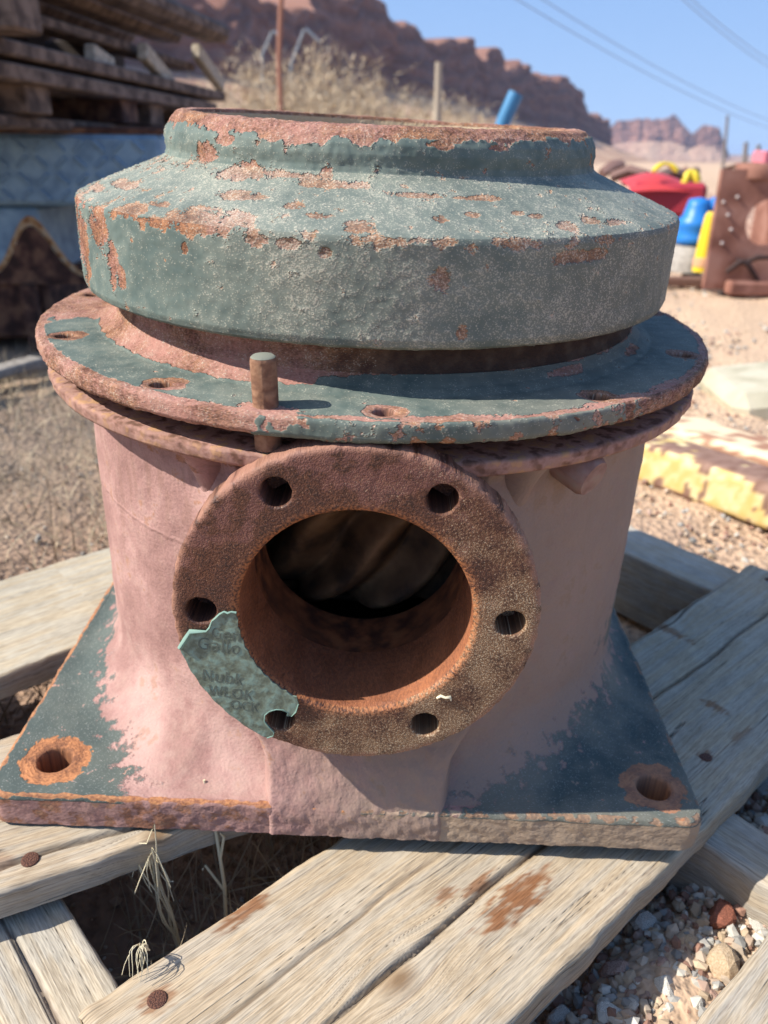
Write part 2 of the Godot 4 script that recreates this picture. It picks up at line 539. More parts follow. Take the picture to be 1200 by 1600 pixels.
# ---------------------------------------------------------------- body with its square foot
const BODY_R := 0.1855
const PLATE_TOP := 0.022
const FOOT_HOLES := [[-0.1809, 0.1756], [0.1804, 0.1775], [-0.1809, -0.1766], [0.1804, -0.1766]]
const FOOT_R := 0.0102
const PORT := Vector3(-0.0005, 0.158, 0.212)

func foot_radius(a: float) -> float:     # distance from the axis to the edge of the rounded square foot
	var d := Vector2(sin(a), cos(a))
	var lo := 0.15
	var hi := 0.32
	for i in 22:
		var m := (lo + hi) * 0.5
		var p := (d * m - Vector2(-0.0035, 0.0)).abs() - Vector2(0.2085 - 0.012, 0.2045 - 0.012)
		var sd := p.max(Vector2.ZERO).length() + minf(maxf(p.x, p.y), 0.0) - 0.012
		if sd > 0.0: hi = m
		else: lo = m
	return (lo + hi) * 0.5

# v runs down the wall, round the fillet, out over the foot, over its edge and down its side
func body_at(a: float, v: float, rr: float) -> Vector3:
	var f := clampf((rr - BODY_R) * 0.8, 0.010, 0.040)
	var r: float; var y: float
	if v < 0.45:
		y = lerpf(0.2315, PLATE_TOP + f, v / 0.45)
		r = BODY_R + 0.012 * pow(sm(0.212, 0.232, y), 2.0)
	elif v < 0.6:
		var g := (v - 0.45) / 0.15 * PI / 2
		r = BODY_R + f * (1.0 - cos(g))
		y = PLATE_TOP + f * (1.0 - sin(g))
	elif v < 0.85:
		r = lerpf(BODY_R + f, rr - 0.0035, (v - 0.6) / 0.25)
		y = PLATE_TOP
	elif v < 0.9:
		var g := (v - 0.85) / 0.05 * PI / 2
		r = rr - 0.0035 + 0.0035 * sin(g)
		y = PLATE_TOP - 0.0035 + 0.0035 * cos(g)
	else:
		r = rr
		y = lerpf(PLATE_TOP - 0.0035, 0.0, (v - 0.9) / 0.1)
	return Vector3(r * sin(a), y, r * cos(a))

func bake_body() -> Array:
	var nf := noise(21, 330.0, 3)
	var nm := noise(22, 70.0, 3)
	var nb := noise(23, 16.0, 2)
	var ns := noise(24, 800.0, 2)
	var w := UW
	var h := 1024
	var degs := PackedFloat32Array(); var rads := PackedFloat32Array(); var rt := PackedFloat32Array()
	for x in w:
		var d := deg_of((x + 0.5) / w)
		degs.append(d); rads.append(deg_to_rad(d)); rt.append(foot_radius(deg_to_rad(d)))
	var row := func(y: int) -> Array:
		var v := (y + 0.5) / h
		var rgb := PackedByteArray(); rgb.resize(w * 3)
		var hh := PackedFloat32Array(); hh.resize(w)
		var ro := PackedByteArray(); ro.resize(w)
		for x in w:
			var th: float = degs[x]
			var p: Vector3 = body_at(rads[x], v, rt[x])
			var n1: float = nf.get_noise_3dv(p)
			var n2: float = nm.get_noise_3dv(p)
			var n3: float = nb.get_noise_3dv(p)
			var n4: float = ns.get_noise_3dv(p)
			var rad := Vector2(p.x, p.z).length()
			var teal := -1.0
			# where the green still covers the primer
			if v > 0.45 and v < 0.9:
				var lim: float
				if th < 0.0:
					lim = 0.187 + 0.026 * sm(-72.0, -46.0, th) + 0.014 * sm(-46.0, -34.0, th) + 0.05 * sm(-27.0, -16.0, th)
				else:
					lim = 0.2075 - 0.012 * sm(17.0, 34.0, th) - 0.008 * sm(38.0, 50.0, th)
				teal = (rad - lim - p.y * 0.35 + 0.008) * 110.0 + n2 * 2.2 + n1 * 0.9 + n4 * 0.25
				if th < -18.0 and p.z > 0.186: teal -= (p.z - 0.186) * 200.0 * (0.5 + n2 + n3)
				teal += 0.2
			elif v <= 0.45 and th > 45.0:
				teal = (0.10 - p.y) * 22.0 + (th - 62.0) * 0.09 + n2 * 1.2 + n1 * 0.7 - 0.6
			if teal > -0.3 and v < 0.9 and n2 * 1.3 + n1 * 0.6 > 0.95: teal = -0.5
			var r: float; var g: float; var b: float
			var height := 0.45 + 0.20 * n1 + 0.10 * n2 + 0.08 * n4
			var rough := 0.85
			# primer
			var k := clampf(0.5 + 0.8 * n3 + 0.35 * n2, 0.0, 1.0)
			r = lerpf(0.26, 0.365, k); g = lerpf(0.148, 0.215, k); b = lerpf(0.130, 0.190, k)
			# chalky grain, faint scuffs and brown runs that come down from the joint
			var grain := 1.0 + 0.16 * n4 + 0.12 * n1
			r *= grain; g *= grain; b *= grain
			if v < 0.5:
				var run_ := nf.get_noise_2d(th * 0.0012, p.y * 0.05 + 3.0) * 0.7 + nb.get_noise_2d(th * 0.014, p.y * 1.2)
				var q2 := clampf((run_ - 0.34) * 1.2, 0.0, 0.30) * sm(0.06, 0.20, p.y + 0.05 * n3)
				r = lerpf(r, 0.20, q2); g = lerpf(g, 0.115, q2); b = lerpf(b, 0.085, q2)
			# rust blooming through the primer
			var rust := n2 * 1.2 + n3 * 1.0 + n1 * 0.4 - 0.80
			if v < 0.047: rust += 0.75 + 0.5 * sm(0.025, 0.005, v)
			if v < 0.45 and th > 8.0: rust += 0.22 * sm(8.0, 40.0, th)
			if v > 0.84: rust += 0.40 + (0.55 if th < -12.0 else 0.0)
			# thin raised parting line of the casting on the left
			var seam := absf(p.y - 0.1655 - 0.0012 * n2)
			if v < 0.45 and th < -30.0 and seam < 0.0016:
				height += 0.45 * (1.0 - seam / 0.0016)
				rust += 0.25
			if rust > 0.0:
				var o := clampf(0.35 + n4 * 0.8 + n2 * 0.5, 0.0, 1.0)
				var q := clampf(rust * 2.6, 0.0, 0.85)
				r = lerpf(r, lerpf(0.13, 0.34, o), q); g = lerpf(g, lerpf(0.06, 0.13, o), q); b = lerpf(b, lerpf(0.042, 0.055, o), q)
				height -= 0.12 * q
			# tan dust on wall, fillet and edge; rightward it also paints the shade warmer
			var film := 0.0
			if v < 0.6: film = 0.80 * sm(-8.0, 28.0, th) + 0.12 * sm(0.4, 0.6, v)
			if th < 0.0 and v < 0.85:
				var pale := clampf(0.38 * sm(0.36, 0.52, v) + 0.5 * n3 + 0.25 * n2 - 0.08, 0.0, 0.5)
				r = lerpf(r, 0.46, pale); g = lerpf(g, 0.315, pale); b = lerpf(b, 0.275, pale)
			if v > 0.86: film = 0.85 * sm(-10.0, 16.0, th) + 0.1
			film = clampf(film + 0.22 * n2, 0.0, 0.8)
			r = lerpf(r, 0.255, film); g = lerpf(g, 0.193, film); b = lerpf(b, 0.146, film)
			if v > 0.86 and film > 0.2:
				r = lerpf(r, 0.37, film * 0.6); g = lerpf(g, 0.285, film * 0.6); b = lerpf(b, 0.185, film * 0.6)
			if teal > 0.0:
				var t := clampf(0.5 + n3 * 0.9 + n2 * 0.5, 0.0, 1.0)
				r = lerpf(0.064, 0.096, t); g = lerpf(0.082, 0.112, t); b = lerpf(0.076, 0.099, t)
				height = 0.72 + 0.08 * n1 + 0.05 * n2
				rough = 0.76
				var cover := clampf(teal * 1.6, 0.35, 1.0) if n1 > -0.2 else 1.0
				r = lerpf(0.33, r, cover); g = lerpf(0.17, g, cover); b = lerpf(0.15, b, cover)
				if th > 0.0:
					var soil := clampf(0.26 + 0.4 * n3 + 0.2 * n2, 0.0, 0.5)  # right half tinted warmer in colour because its shade comes out blue
					r = lerpf(r, 0.19, soil); g = lerpf(g, 0.165, soil); b = lerpf(b, 0.125, soil)
				if n4 + 0.3 * n1 > 0.55:
					r = lerpf(r, 0.35, 0.5); g = lerpf(g, 0.35, 0.5); b = lerpf(b, 0.33, 0.5)
			# rust round the bolt holes of the foot and along its edge
			if v > 0.6 and v < 0.93:
				for fh in FOOT_HOLES:
					var dh := Vector2(p.x - fh[0], p.z - fh[1]).length()
					var ring := 0.0200 + 0.0045 * n2 + 0.0016 * n1
					if dh < ring:
						var o := clampf(0.45 + 0.16 * sin(dh * 1900.0 + 9.0 * n2 + 4.0 * n1) + n2 * 0.7 + n1 * 0.5 + n4 * 0.4, 0.0, 1.0)
						r = lerpf(0.16, 0.43, o); g = lerpf(0.072, 0.19, o); b = lerpf(0.042, 0.085, o)
						if fh[0] > 0.0:
							r = lerpf(r, 0.26, 0.45); g = lerpf(g, 0.15, 0.45); b = lerpf(b, 0.11, 0.45)
						height = 0.34 + 0.13 * sin(dh * 1900.0 + 9.0 * n2 + 4.0 * n1) * sm(0.0, 0.003, ring - dh) + 0.3 * n1 + (0.2 if dh < 0.0150 + 0.003 * n2 else 0.0)
						rough = 0.93
				var de := absf(v - 0.868)
				if de < 0.016 + 0.02 * n2 and (th < -12.0 or n2 > 0.2):
					var o := clampf(0.6 + n1 + n4 * 0.5, 0.0, 1.0)
					var q := 0.85 if th < 0.0 else 0.4
					r = lerpf(r, lerpf(0.20, 0.42, o), q); g = lerpf(g, lerpf(0.08, 0.19, o), q); b = lerpf(b, lerpf(0.045, 0.08, o), q)
					height = 0.35 + 0.25 * n1
			rgb[x * 3] = lut[int(clampf(r, 0, 1) * 4096.0)]
			rgb[x * 3 + 1] = lut[int(clampf(g, 0, 1) * 4096.0)]
			rgb[x * 3 + 2] = lut[int(clampf(b, 0, 1) * 4096.0)]
			hh[x] = height
			ro[x] = int(clampf(rough, 0, 1) * 255.0)
		return [rgb, hh, ro]
	return bake(w, h, row)

func body_vertex(d: float, v: float, rr: float, nz: FastNoiseLite, nz2: FastNoiseLite) -> Vector3:
	var a := deg_to_rad(d)
	var p := body_at(a, v, rr)
	var out := Vector3(sin(a), 0.0, cos(a))
	if v < 0.6:
		# cast wall, drawn out to the neck of the port by a fillet
		var f := 0.024
		var q := Vector2(p.x - PORT.x, p.y - PORT.y).length() - 0.080
		if p.z > 0.0 and q < f:
			var t := maxf(q, 0.0)
			p.z = minf(p.z + f - sqrt(maxf(0.0, f * f - (f - t) * (f - t))), maxf(p.z, 0.184))
		p += out * nz.get_noise_3dv(p) * 0.0008
	elif v > 0.86:
		p += out * (nz.get_noise_3dv(p) * 0.0011 + nz2.get_noise_3dv(p) * 0.0006)
	elif v > 0.62 and v < 0.85:
		p.y += nz.get_noise_3dv(p) * 0.0004
	return p

func build_body(v_list: PackedFloat32Array, holes: bool, open_port: bool) -> ArrayMesh:
	var b := Build.new()
	var nz := noise(41, 38.0, 3)
	var nz2 := noise(42, 180.0, 3)
	var cols := PackedFloat32Array()
	for i in 961: cols.append(-180.0 + i * 0.375)
	var rr := PackedFloat32Array()
	for d in cols: rr.append(foot_radius(deg_to_rad(d)))
	for v in v_list:
		for i in cols.size():
			b.add(body_vertex(cols[i], v, rr[i], nz, nz2), Vector2(u_of(cols[i]), v))
	var nu := cols.size()
	var skip := PackedByteArray()
	skip.resize((nu - 1) * (v_list.size() - 1))
	if open_port:
		for j in v_list.size() - 1:
			for i in nu - 1:
				var p: Vector3 = b.v[j * nu + i]
				if p.z > 0.0 and Vector2(p.x - PORT.x, p.y - PORT.y).length() < 0.070: skip[j * (nu - 1) + i] = 1
	if holes:
		var j0 := 0; var j1 := 0
		for j in v_list.size():
			if absf(v_list[j] - 0.640) < 1e-5: j0 = j
			if absf(v_list[j] - 0.830) < 1e-5: j1 = j
		for fh in FOOT_HOLES:
			var dc := rad_to_deg(atan2(fh[0], fh[1]))
			var ic := int(roundf((dc + 180.0) / 0.375))
			var i0 := ic - 15
			var i1 := ic + 15
			for j in range(j0, j1):
				for i in range(i0, i1): skip[j * (nu - 1) + i] = 1
			var rim := PackedInt32Array()
			for i in range(i0, i1): rim.append(j0 * nu + i)
			for j in range(j0, j1): rim.append(j * nu + i1)
			for i in range(i1, i0, -1): rim.append(j1 * nu + i)
			for j in range(j1, j0, -1): rim.append(j * nu + i0)
			var prev := rim
			for step in [0.6, 0.25, 0.06, 0.0, -1.0, -2.0]:
				var cur := PackedInt32Array()
				for e in rim:
					var p: Vector3 = b.v[e]
					var dir := Vector3(p.x - fh[0], 0, p.z - fh[1])
					var far := dir.length()
					dir /= far
					var rad := lerpf(FOOT_R, far, step) if step >= 0.0 else FOOT_R * 0.93
					var z := Vector3(fh[0], PLATE_TOP, fh[1]) + dir * rad
					if step == 0.0: z.y = PLATE_TOP - 0.001
					if step == -1.0: z.y = PLATE_TOP - 0.003
					if step == -2.0: z.y = 0.0
					var dg := rad_to_deg(atan2(z.x, z.z))
					var R := foot_radius(atan2(z.x, z.z))
					var f := clampf((R - BODY_R) * 0.8, 0.010, 0.040)
					var vv := 0.6 + 0.25 * (Vector2(z.x, z.z).length() - BODY_R - f) / (R - 0.0035 - BODY_R - f)
					cur.append(b.add(z, Vector2(u_of(dg), clampf(vv, 0.6, 0.86))))
				for i in rim.size():
					var i2 := (i + 1) % rim.size()
					b.quad(prev[i], prev[i2], cur[i2], cur[i])
				prev = cur
	b.grid(0, nu, v_list.size(), false, skip)
	return b.mesh()

func even(a: float, z: float, n: int, extra := []) -> PackedFloat32Array:
	var l := []
	for i in n + 1: l.append(a + (z - a) * i / n)
	for e in extra: l.append(e)
	l.sort()
	var out := PackedFloat32Array()
	for s in l:
		if out.size() == 0 or s - out[out.size() - 1] > 1e-5: out.append(s)
	return out

# ---------------------------------------------------------------- port
const PORT_K := 0.962
const PORT_R := 0.0904
const PORT_BORE := 0.0574
const PORT_RING := 0.0758
const PORT_HOLE := 0.0079

func bake_port() -> Array:
	var nf := noise(51, 420.0, 3)
	var nm := noise(52, 70.0, 5)
	var nb := noise(53, 22.0, 2)
	var ns := noise(54, 950.0, 2)
	var w := 1024
	var span := 0.2
	var row := func(y: int) -> Array:
		var rgb := PackedByteArray(); rgb.resize(w * 3)
		var hh := PackedFloat32Array(); hh.resize(w)
		var ro := PackedByteArray(); ro.resize(w)
		var py := (0.5 - (y + 0.5) / w) * span
		for x in w:
			var px := ((x + 0.5) / w - 0.5) * span
			var n1: float = nf.get_noise_2d(px, py)
			var n2: float = nm.get_noise_2d(px, py)
			var n3: float = nb.get_noise_2d(px, py)
			var n4: float = ns.get_noise_2d(px, py)
			var d := sqrt(px * px + py * py)
			var o := clampf(0.42 + 0.28 * n2 + 0.45 * n1 + 0.35 * n4 + 0.25 * n3, 0.0, 1.0)
			var r := lerpf(0.052, 0.150, o); var g := lerpf(0.018, 0.054, o); var b := lerpf(0.010, 0.024, o)
			# remains of primer near the top, yellowish dust at the lower right, its bright grains painting sun glints
			var pk := clampf((py - 0.045) * 14.0 + n2 * 0.7 + n3 - 0.3, 0.0, 0.35)
			r = lerpf(r, 0.22, pk); g = lerpf(g, 0.095, pk); b = lerpf(b, 0.085, pk)
			var low := clampf(0.25 + (px * 0.85 - py * 0.55) * 9.0 + n3 * 0.5, 0.0, 1.0)
			var film := clampf(low * 0.68 + n2 * 0.28 + n1 * 0.2 - 0.14, 0.0, 0.62)
			r = lerpf(r, 0.21, film); g = lerpf(g, 0.125, film); b = lerpf(b, 0.062, film)
			if n4 + 0.35 * n1 > 0.92 - 0.62 * low:
				r = lerpf(r, 0.52, 0.65); g = lerpf(g, 0.44, 0.65); b = lerpf(b, 0.30, 0.65)
			# dark scabs
			if n2 + 0.6 * n1 < -0.62:
				r *= 0.75; g *= 0.72; b *= 0.72
			# brighter rust along the bore and rim
			var e := exp(-pow((d - PORT_BORE) / 0.0035, 2.0)) * (0.55 + n1)
			r = lerpf(r, 0.36, clampf(e, 0.0, 0.8)); g = lerpf(g, 0.13, clampf(e, 0.0, 0.8)); b = lerpf(b, 0.045, clampf(e, 0.0, 0.8))
			if d < PORT_BORE:
				r = lerpf(0.16, 0.30, o); g = lerpf(0.055, 0.105, o); b = lerpf(0.024, 0.04, o)
			var rimw := exp(-pow((d - PORT_R) / 0.003, 2.0)) * (0.6 + n2)
			r = lerpf(r, 0.30, clampf(rimw, 0.0, 0.7)); g = lerpf(g, 0.15, clampf(rimw, 0.0, 0.7)); b = lerpf(b, 0.10, clampf(rimw, 0.0, 0.7))
			rgb[x * 3] = lut[int(clampf(r, 0, 1) * 4096.0)]
			rgb[x * 3 + 1] = lut[int(clampf(g, 0, 1) * 4096.0)]
			rgb[x * 3 + 2] = lut[int(clampf(b, 0, 1) * 4096.0)]
			hh[x] = 0.5 + 0.30 * n2 + 0.16 * n1 + 0.16 * n4
			ro[x] = int(clampf(0.74 + 0.2 * n2, 0.4, 1.0) * 255.0)
		return [rgb, hh, ro]
	return bake(w, w, row)

func port_uv(p: Vector3) -> Vector2:
	return Vector2(0.5 + p.x / 0.2, 0.5 - p.y / 0.2)

func port_flange_mesh() -> ArrayMesh:     # own frame: axis z, face at z = 0, back at -0.018
	var b := Build.new()
	var nz := noise(61, 120.0, 3)
	# radius, depth; the face band between 0.066 and 0.0905 carries the bolt holes
	var prof := [[PORT_BORE, -0.050], [PORT_BORE, -0.020], [PORT_BORE, -0.006], [PORT_BORE + 0.0002, -0.0022], [PORT_BORE + 0.0016, -0.0003], [0.0608, 0.0], [0.0645, 0.0], [0.0720, 0.0], [0.0800, 0.0], [0.0870, 0.0], [0.0890, -0.0003], [0.0900, -0.0014], [PORT_R, -0.003], [PORT_R, -0.0155], [0.0890, -0.018], [0.072, -0.018]]
	var nu := 361
	for q in prof:
		for i in nu:
			var g := TAU * i / 360.0
			var p := Vector3(q[0] * sin(g), q[0] * cos(g), q[1])
			var k := nz.get_noise_3dv(p * 1.0)
			if q[0] > 0.0889: p += Vector3(sin(g), cos(g), 0) * k * 0.0009
			elif q[1] > -0.001 and q[0] > 0.0608: p.z += k * 0.00025
			var t := port_uv(p)
			if q[1] < -0.004: t = port_uv(p * (1.0 - q[1] * (1.5 if q[0] > 0.08 else -7.0) * (-1.0 if q[0] > 0.08 else 1.0)))
			b.add(p, t)
	var skip := PackedByteArray()
	skip.resize(360 * (prof.size() - 1))
	for k in 6:
		var ic := 30 + 60 * k
		var i0 := ic - 9
		var i1 := ic + 9
		for j in range(6, 9):
			for i in range(i0, i1): skip[j * 360 + i] = 1
		var rim := PackedInt32Array()
		for i in range(i0, i1): rim.append(6 * nu + i)
		for j in range(6, 9): rim.append(j * nu + i1)
		for i in range(i1, i0, -1): rim.append(9 * nu + i)
		for j in range(9, 6, -1): rim.append(j * nu + i0)
		var a0 := deg_to_rad(30.0 + 60.0 * k)
		var c := Vector3(PORT_RING * sin(a0), PORT_RING * cos(a0), 0)
		var prev := rim
		for step in [0.55, 0.12, 0.0, -1.0, -2.0, -3.0]:
			var cur := PackedInt32Array()
			for e in rim:
				var p: Vector3 = b.v[e]
				var dir := Vector3(p.x - c.x, p.y - c.y, 0)
				var far := dir.length()
				dir /= far
				var z := c + dir * (lerpf(PORT_HOLE, far, step) if step >= 0.0 else PORT_HOLE * 0.94)
				z.z = 0.0 if step > 0.0 else (-0.0004 if step == 0.0 else (-0.0015 if step == -1.0 else -0.026))
				if step == -3.0: z = c + Vector3(0, 0, -0.026) + dir * 0.0002
				cur.append(b.add(z, port_uv(z)))
			for i in rim.size():
				var i2 := (i + 1) % rim.size()
				b.quad(prev[i], prev[i2], cur[i2], cur[i])
			prev = cur
	b.grid(0, nu, prof.size(), false, skip)
	return b.mesh()

func build_casing() -> void:
	var baked := bake_cover()
	cover_h = baked[3]
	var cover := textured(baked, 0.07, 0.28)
	var body := textured(bake_body(), 0.075, 0.28)
	var port := textured(bake_port(), 0.06)
	var root := thing("machine_casing", "large rusted cast iron pump casing with peeling green paint and round front port", "pump casing")
	root.transform = TILT
	# cover: collar, drum and flange
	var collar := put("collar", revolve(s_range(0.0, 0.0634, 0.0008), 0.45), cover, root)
	collar.set_meta("label", "raised ring on top with bare rusty rim")
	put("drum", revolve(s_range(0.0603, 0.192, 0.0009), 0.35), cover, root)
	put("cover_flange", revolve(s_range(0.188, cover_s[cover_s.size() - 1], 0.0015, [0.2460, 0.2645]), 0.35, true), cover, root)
	var b := Build.new()
	b.lathe([Vector2(0.1118, 0.353), Vector2(0.08, 0.354), Vector2(0.0001, 0.354)], 64, Transform3D(), true)
	put("inner_plate", b.mesh(), mottled("inner_plate", [Color(0.14, 0.08, 0.05), Color(0.34, 0.24, 0.15), Color(0.45, 0.38, 0.28)], 0.03, 0.2, 0.05), root)
	# casing flange, cut back where the port meets it
	b = Build.new()
	var nz := noise(71, 60.0, 3)
	var fprof := [[0.150, 0.2372], [0.178, 0.2374], [0.200, 0.2377], [0.2050, 0.2376], [0.2064, 0.2370], [0.2069, 0.2358], [0.2066, 0.2314], [0.2058, 0.2299], [0.2035, 0.2292], [0.1975, 0.2288], [0.189, 0.2280]]
	for j in fprof.size():
		for i in 721:
			var d := -180.0 + i * 0.5
			var a := deg_to_rad(d)
			var p := Vector3(fprof[j][0] * sin(a), fprof[j][1], fprof[j][0] * cos(a))
			if fprof[j][0] > 0.19:
				var k := nz.get_noise_3dv(p)
				p += Vector3(sin(a), 0.7 if p.y < 0.2330 else 0.0, cos(a)) * (k * 0.0012 + 0.0006 * nz.get_noise_3dv(p * 3.5))
			p.z = minf(p.z, 0.2080)
			b.add(p, Vector2(u_of(d), lerpf(0.004, 0.05, float(j) / fprof.size())))
	b.grid(0, 721, fprof.size())
	put("casing_flange", b.mesh(), mottled("joint", [Color(0.12, 0.060, 0.040), Color(0.24, 0.125, 0.095), Color(0.32, 0.185, 0.150), Color(0.29, 0.165, 0.125), Color(0.38, 0.215, 0.11)], 0.020, 0.14, 0.07, 0.9), root)
	b = Build.new()
	b.lathe([Vector2(0.172, 0.249), Vector2(0.172, 0.226)], 120, Transform3D(), true)
	put("spigot", b.mesh(), plain(Color(0.06, 0.035, 0.025), 0.9), root)
	put("body", build_body(even(0.0, 0.62, 110), false, true), body, root)
	var bv := even(0.62, 1.0, 60, [0.640, 0.830])
	var base := put("base_plate", build_body(bv, true, false), body, root)
	base.set_meta("label", "square foot with one bolt hole at each corner")
	# pad under the port, flush with the front of the foot
	b = Build.new()
	var nz2 := noise(72, 55.0, 3)
	var nz3 := noise(73, 170.0, 2)
	for j in 41:
		for i in 81:
			var fx := i / 80.0
			var fy := j / 40.0
			# the pad leans back under the port and runs out into the wall on both sides
			var y := lerpf(0.082, 0.0005, pow(fy, 0.9))
			var half := 0.0565 + 0.016 * pow(sm(0.03, 0.08, y), 1.5)
			var x := lerpf(-half, half, fx) + 0.002
			var ex := minf(fx, 1.0 - fx) * 2.0 * half
			var z := 0.2056 - 0.021 * pow(sm(0.012, 0.085, y), 0.8)
			z -= 0.022 * pow(1.0 - sm(0.0, 0.010, ex), 2.2)
			var p := Vector3(x, y, z)
			p.z += nz2.get_noise_3dv(p) * 0.0010 + nz3.get_noise_3dv(p) * 0.0006
			if i == 0 or i == 80: p.z = 0.158
			b.add(p, Vector2(0.488 + fx * 0.15, 0.22 + 0.18 * fy))  # right half samples the tan film, colouring in the port's shadow
	b.grid(0, 81, 41)
	put("port_pad", b.mesh(), body, root)
	# port
	var at := Transform3D(Basis(), PORT)
	put("port_flange", port_flange_mesh(), port, root, at)
	b = Build.new()
	var turn := Transform3D(Basis(Vector3.RIGHT, PI / 2), PORT)
	b.lathe([Vector2(0.0805, -0.070), Vector2(0.0805, -0.016)], 96, turn)
	put("port_neck", b.mesh(), plain(Color(0.24, 0.12, 0.105), 0.9), root)
	b = Build.new()
	b.lathe([Vector2(PORT_BORE + 0.0004, -0.085), Vector2(PORT_BORE + 0.0004, -0.048)], 96, turn, true)
	b.lathe([Vector2(0.078, -0.085), Vector2(0.078, -0.05)], 96, turn)
	b.lathe([Vector2(PORT_BORE + 0.0004, -0.085), Vector2(0.078, -0.085)], 96, turn, false)
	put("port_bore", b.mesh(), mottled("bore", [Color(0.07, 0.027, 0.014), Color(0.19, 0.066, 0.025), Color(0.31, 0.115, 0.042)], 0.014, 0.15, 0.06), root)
	# helical rotor seen in the dark through the port
	b = Build.new()
	for j in 33:
		for i in 361:
			var g := TAU * i / 360.0
			var y := lerpf(0.095, 0.215, j / 32.0)
			var ridge := pow(0.5 + 0.5 * sin(g * 15.0 - (y - 0.095) * 120.0 + 0.5 * sin(y * 90.0)), 0.8)
			var r := 0.099 + 0.019 * ridge - (0.010 * pow(1.0 - j / 4.0, 2.0) if j < 4 else 0.0)
			b.add(Vector3(r * sin(g), y, r * cos(g)), Vector2(i / 360.0, j / 32.0))
	b.grid(0, 361, 33, true)
	b.lathe([Vector2(0.0001, 0.096), Vector2(0.100, 0.0955)], 60, Transform3D(), false)
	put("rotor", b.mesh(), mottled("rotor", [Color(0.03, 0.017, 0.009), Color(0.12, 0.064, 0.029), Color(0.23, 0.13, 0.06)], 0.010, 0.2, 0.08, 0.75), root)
	# floor of the casing
	b = Build.new()
	b.lathe([Vector2(0.0001, 0.012), Vector2(0.2, 0.012)], 48, Transform3D(), false)
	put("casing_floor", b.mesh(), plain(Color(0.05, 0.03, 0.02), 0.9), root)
	# dowel through the flange
	b = Build.new()
	var dx := Transform3D(Basis(Vector3.BACK, 0.03), Vector3(-0.0439, 0.2385, 0.1945))
	b.lathe([Vector2(0.0001, 0.0435), Vector2(0.0048, 0.0434), Vector2(0.0057, 0.0426), Vector2(0.0060, 0.0410), Vector2(0.0059, 0.020), Vector2(0.0062, 0.0)], 32, dx, false)
	var pin := put("dowel_pin", b.mesh(), mottled("pin", [Color(0.12, 0.06, 0.038), Color(0.19, 0.095, 0.055), Color(0.27, 0.15, 0.09)], 0.012, 0.05, 0.04), root)
	b = Build.new()
	b.lathe([Vector2(0.0001, 0.04385), Vector2(0.0046, 0.04375), Vector2(0.0056, 0.0429)], 24, dx, false)
	put("painted_end", b.mesh(), plain(Color(0.165, 0.17, 0.135), 0.85), pin)
	# lug and ribs under the casing flange
	b = Build.new()
	b.tube(PackedVector3Array([Vector3(0.098, 0.226, 0.149), Vector3(0.109, 0.221, 0.160), Vector3(0.1145, 0.2186, 0.1655), Vector3(0.1165, 0.2178, 0.1675)]), PackedFloat32Array([0.0118, 0.0116, 0.0113, 0.0098]), 24)
	put("bolt_lug", b.mesh(), mottled("lug", [Color(0.20, 0.11, 0.085), Color(0.27, 0.155, 0.125), Color(0.27, 0.19, 0.145)], 0.012, 0.08, 0.05), root)
	for sgn in [-1.0, 1.0]:
		b = Build.new()
		var a := deg_to_rad(25.0 * sgn)
		var d := Vector3(sin(a), 0, cos(a))
		var side := Vector3(cos(a), 0, -sin(a))
		var nr := 9
		for j in nr:
			var t := j / (nr - 1.0)
			var y := lerpf(0.2295, 0.190, t)
			var depth := 0.020 * pow(1.0 - t, 1.5) + 0.0005
			var wd := 0.0045 + 0.006 * pow(1.0 - t, 2.0)
			for i in 9:
				var g := (i / 8.0 - 0.5) * PI
				b.add(d * (BODY_R - 0.001 + depth * cos(g)) + side * (sin(g) * wd * (1.6 - 0.6 * cos(g))) + Vector3(0, y, 0), Vector2(u_of(25.0 * sgn) + 0.01 * sin(g), 0.02 + 0.08 * t))
		b.grid(0, 9, nr)
		put("rib", b.mesh(), body, root)
	# what is left of the paper gasket, with pencilled writing
	var poly := PackedVector2Array()
	var g0 := [[-104.0, 0.0938], [-101.2, 0.0895], [-98.2, 0.0856], [-98.6, 0.0775], [-97.0, 0.0752], [-94.0, 0.0735], [-92.5, 0.0713], [-90.6, 0.0692], [-89.2, 0.0668], [-89.9, 0.0650], [-89.0, 0.0632], [-89.4, 0.0606]]
	for q in g0: poly.append(Vector2(sin(deg_to_rad(q[0])), cos(deg_to_rad(q[0]))) * q[1])
	for i in range(1, 30):
		var g := lerpf(-89.4, -151.5, i / 30.0)
		poly.append(Vector2(sin(deg_to_rad(g)), cos(deg_to_rad(g))) * (0.0604 + 0.0004 * sin(i * 2.1)))
	for q in [[-152.3, 0.0636], [-153.4, 0.0690], [-152.8, 0.0730], [-151.0, 0.0738], [-150.6, 0.0718], [-148.0, 0.0716], [-145.6, 0.0735], [-143.9, 0.0770], [-143.6, 0.0806], [-145.2, 0.0846], [-148.2, 0.0866], [-150.6, 0.0880], [-151.2, 0.0905], [-149.8, 0.0936]]:
		poly.append(Vector2(sin(deg_to_rad(q[0])), cos(deg_to_rad(q[0]))) * q[1])
	for i in range(1, 24):
		var g := lerpf(-149.8, -104.0, i / 24.0)
		poly.append(Vector2(sin(deg_to_rad(g)), cos(deg_to_rad(g))) * (0.0937 + 0.0003 * sin(i * 1.7)))
	b = Build.new()
	var ids := Geometry2D.triangulate_polygon(poly)
	for t in range(0, ids.size(), 3):
		var p: Array = []
		for k in 3: p.append(Vector3(poly[ids[t + k]].x, poly[ids[t + k]].y, 0.0012))
		b.tri_from(Vector3(p[0].x, p[0].y, -1), p[0], p[1], p[2])
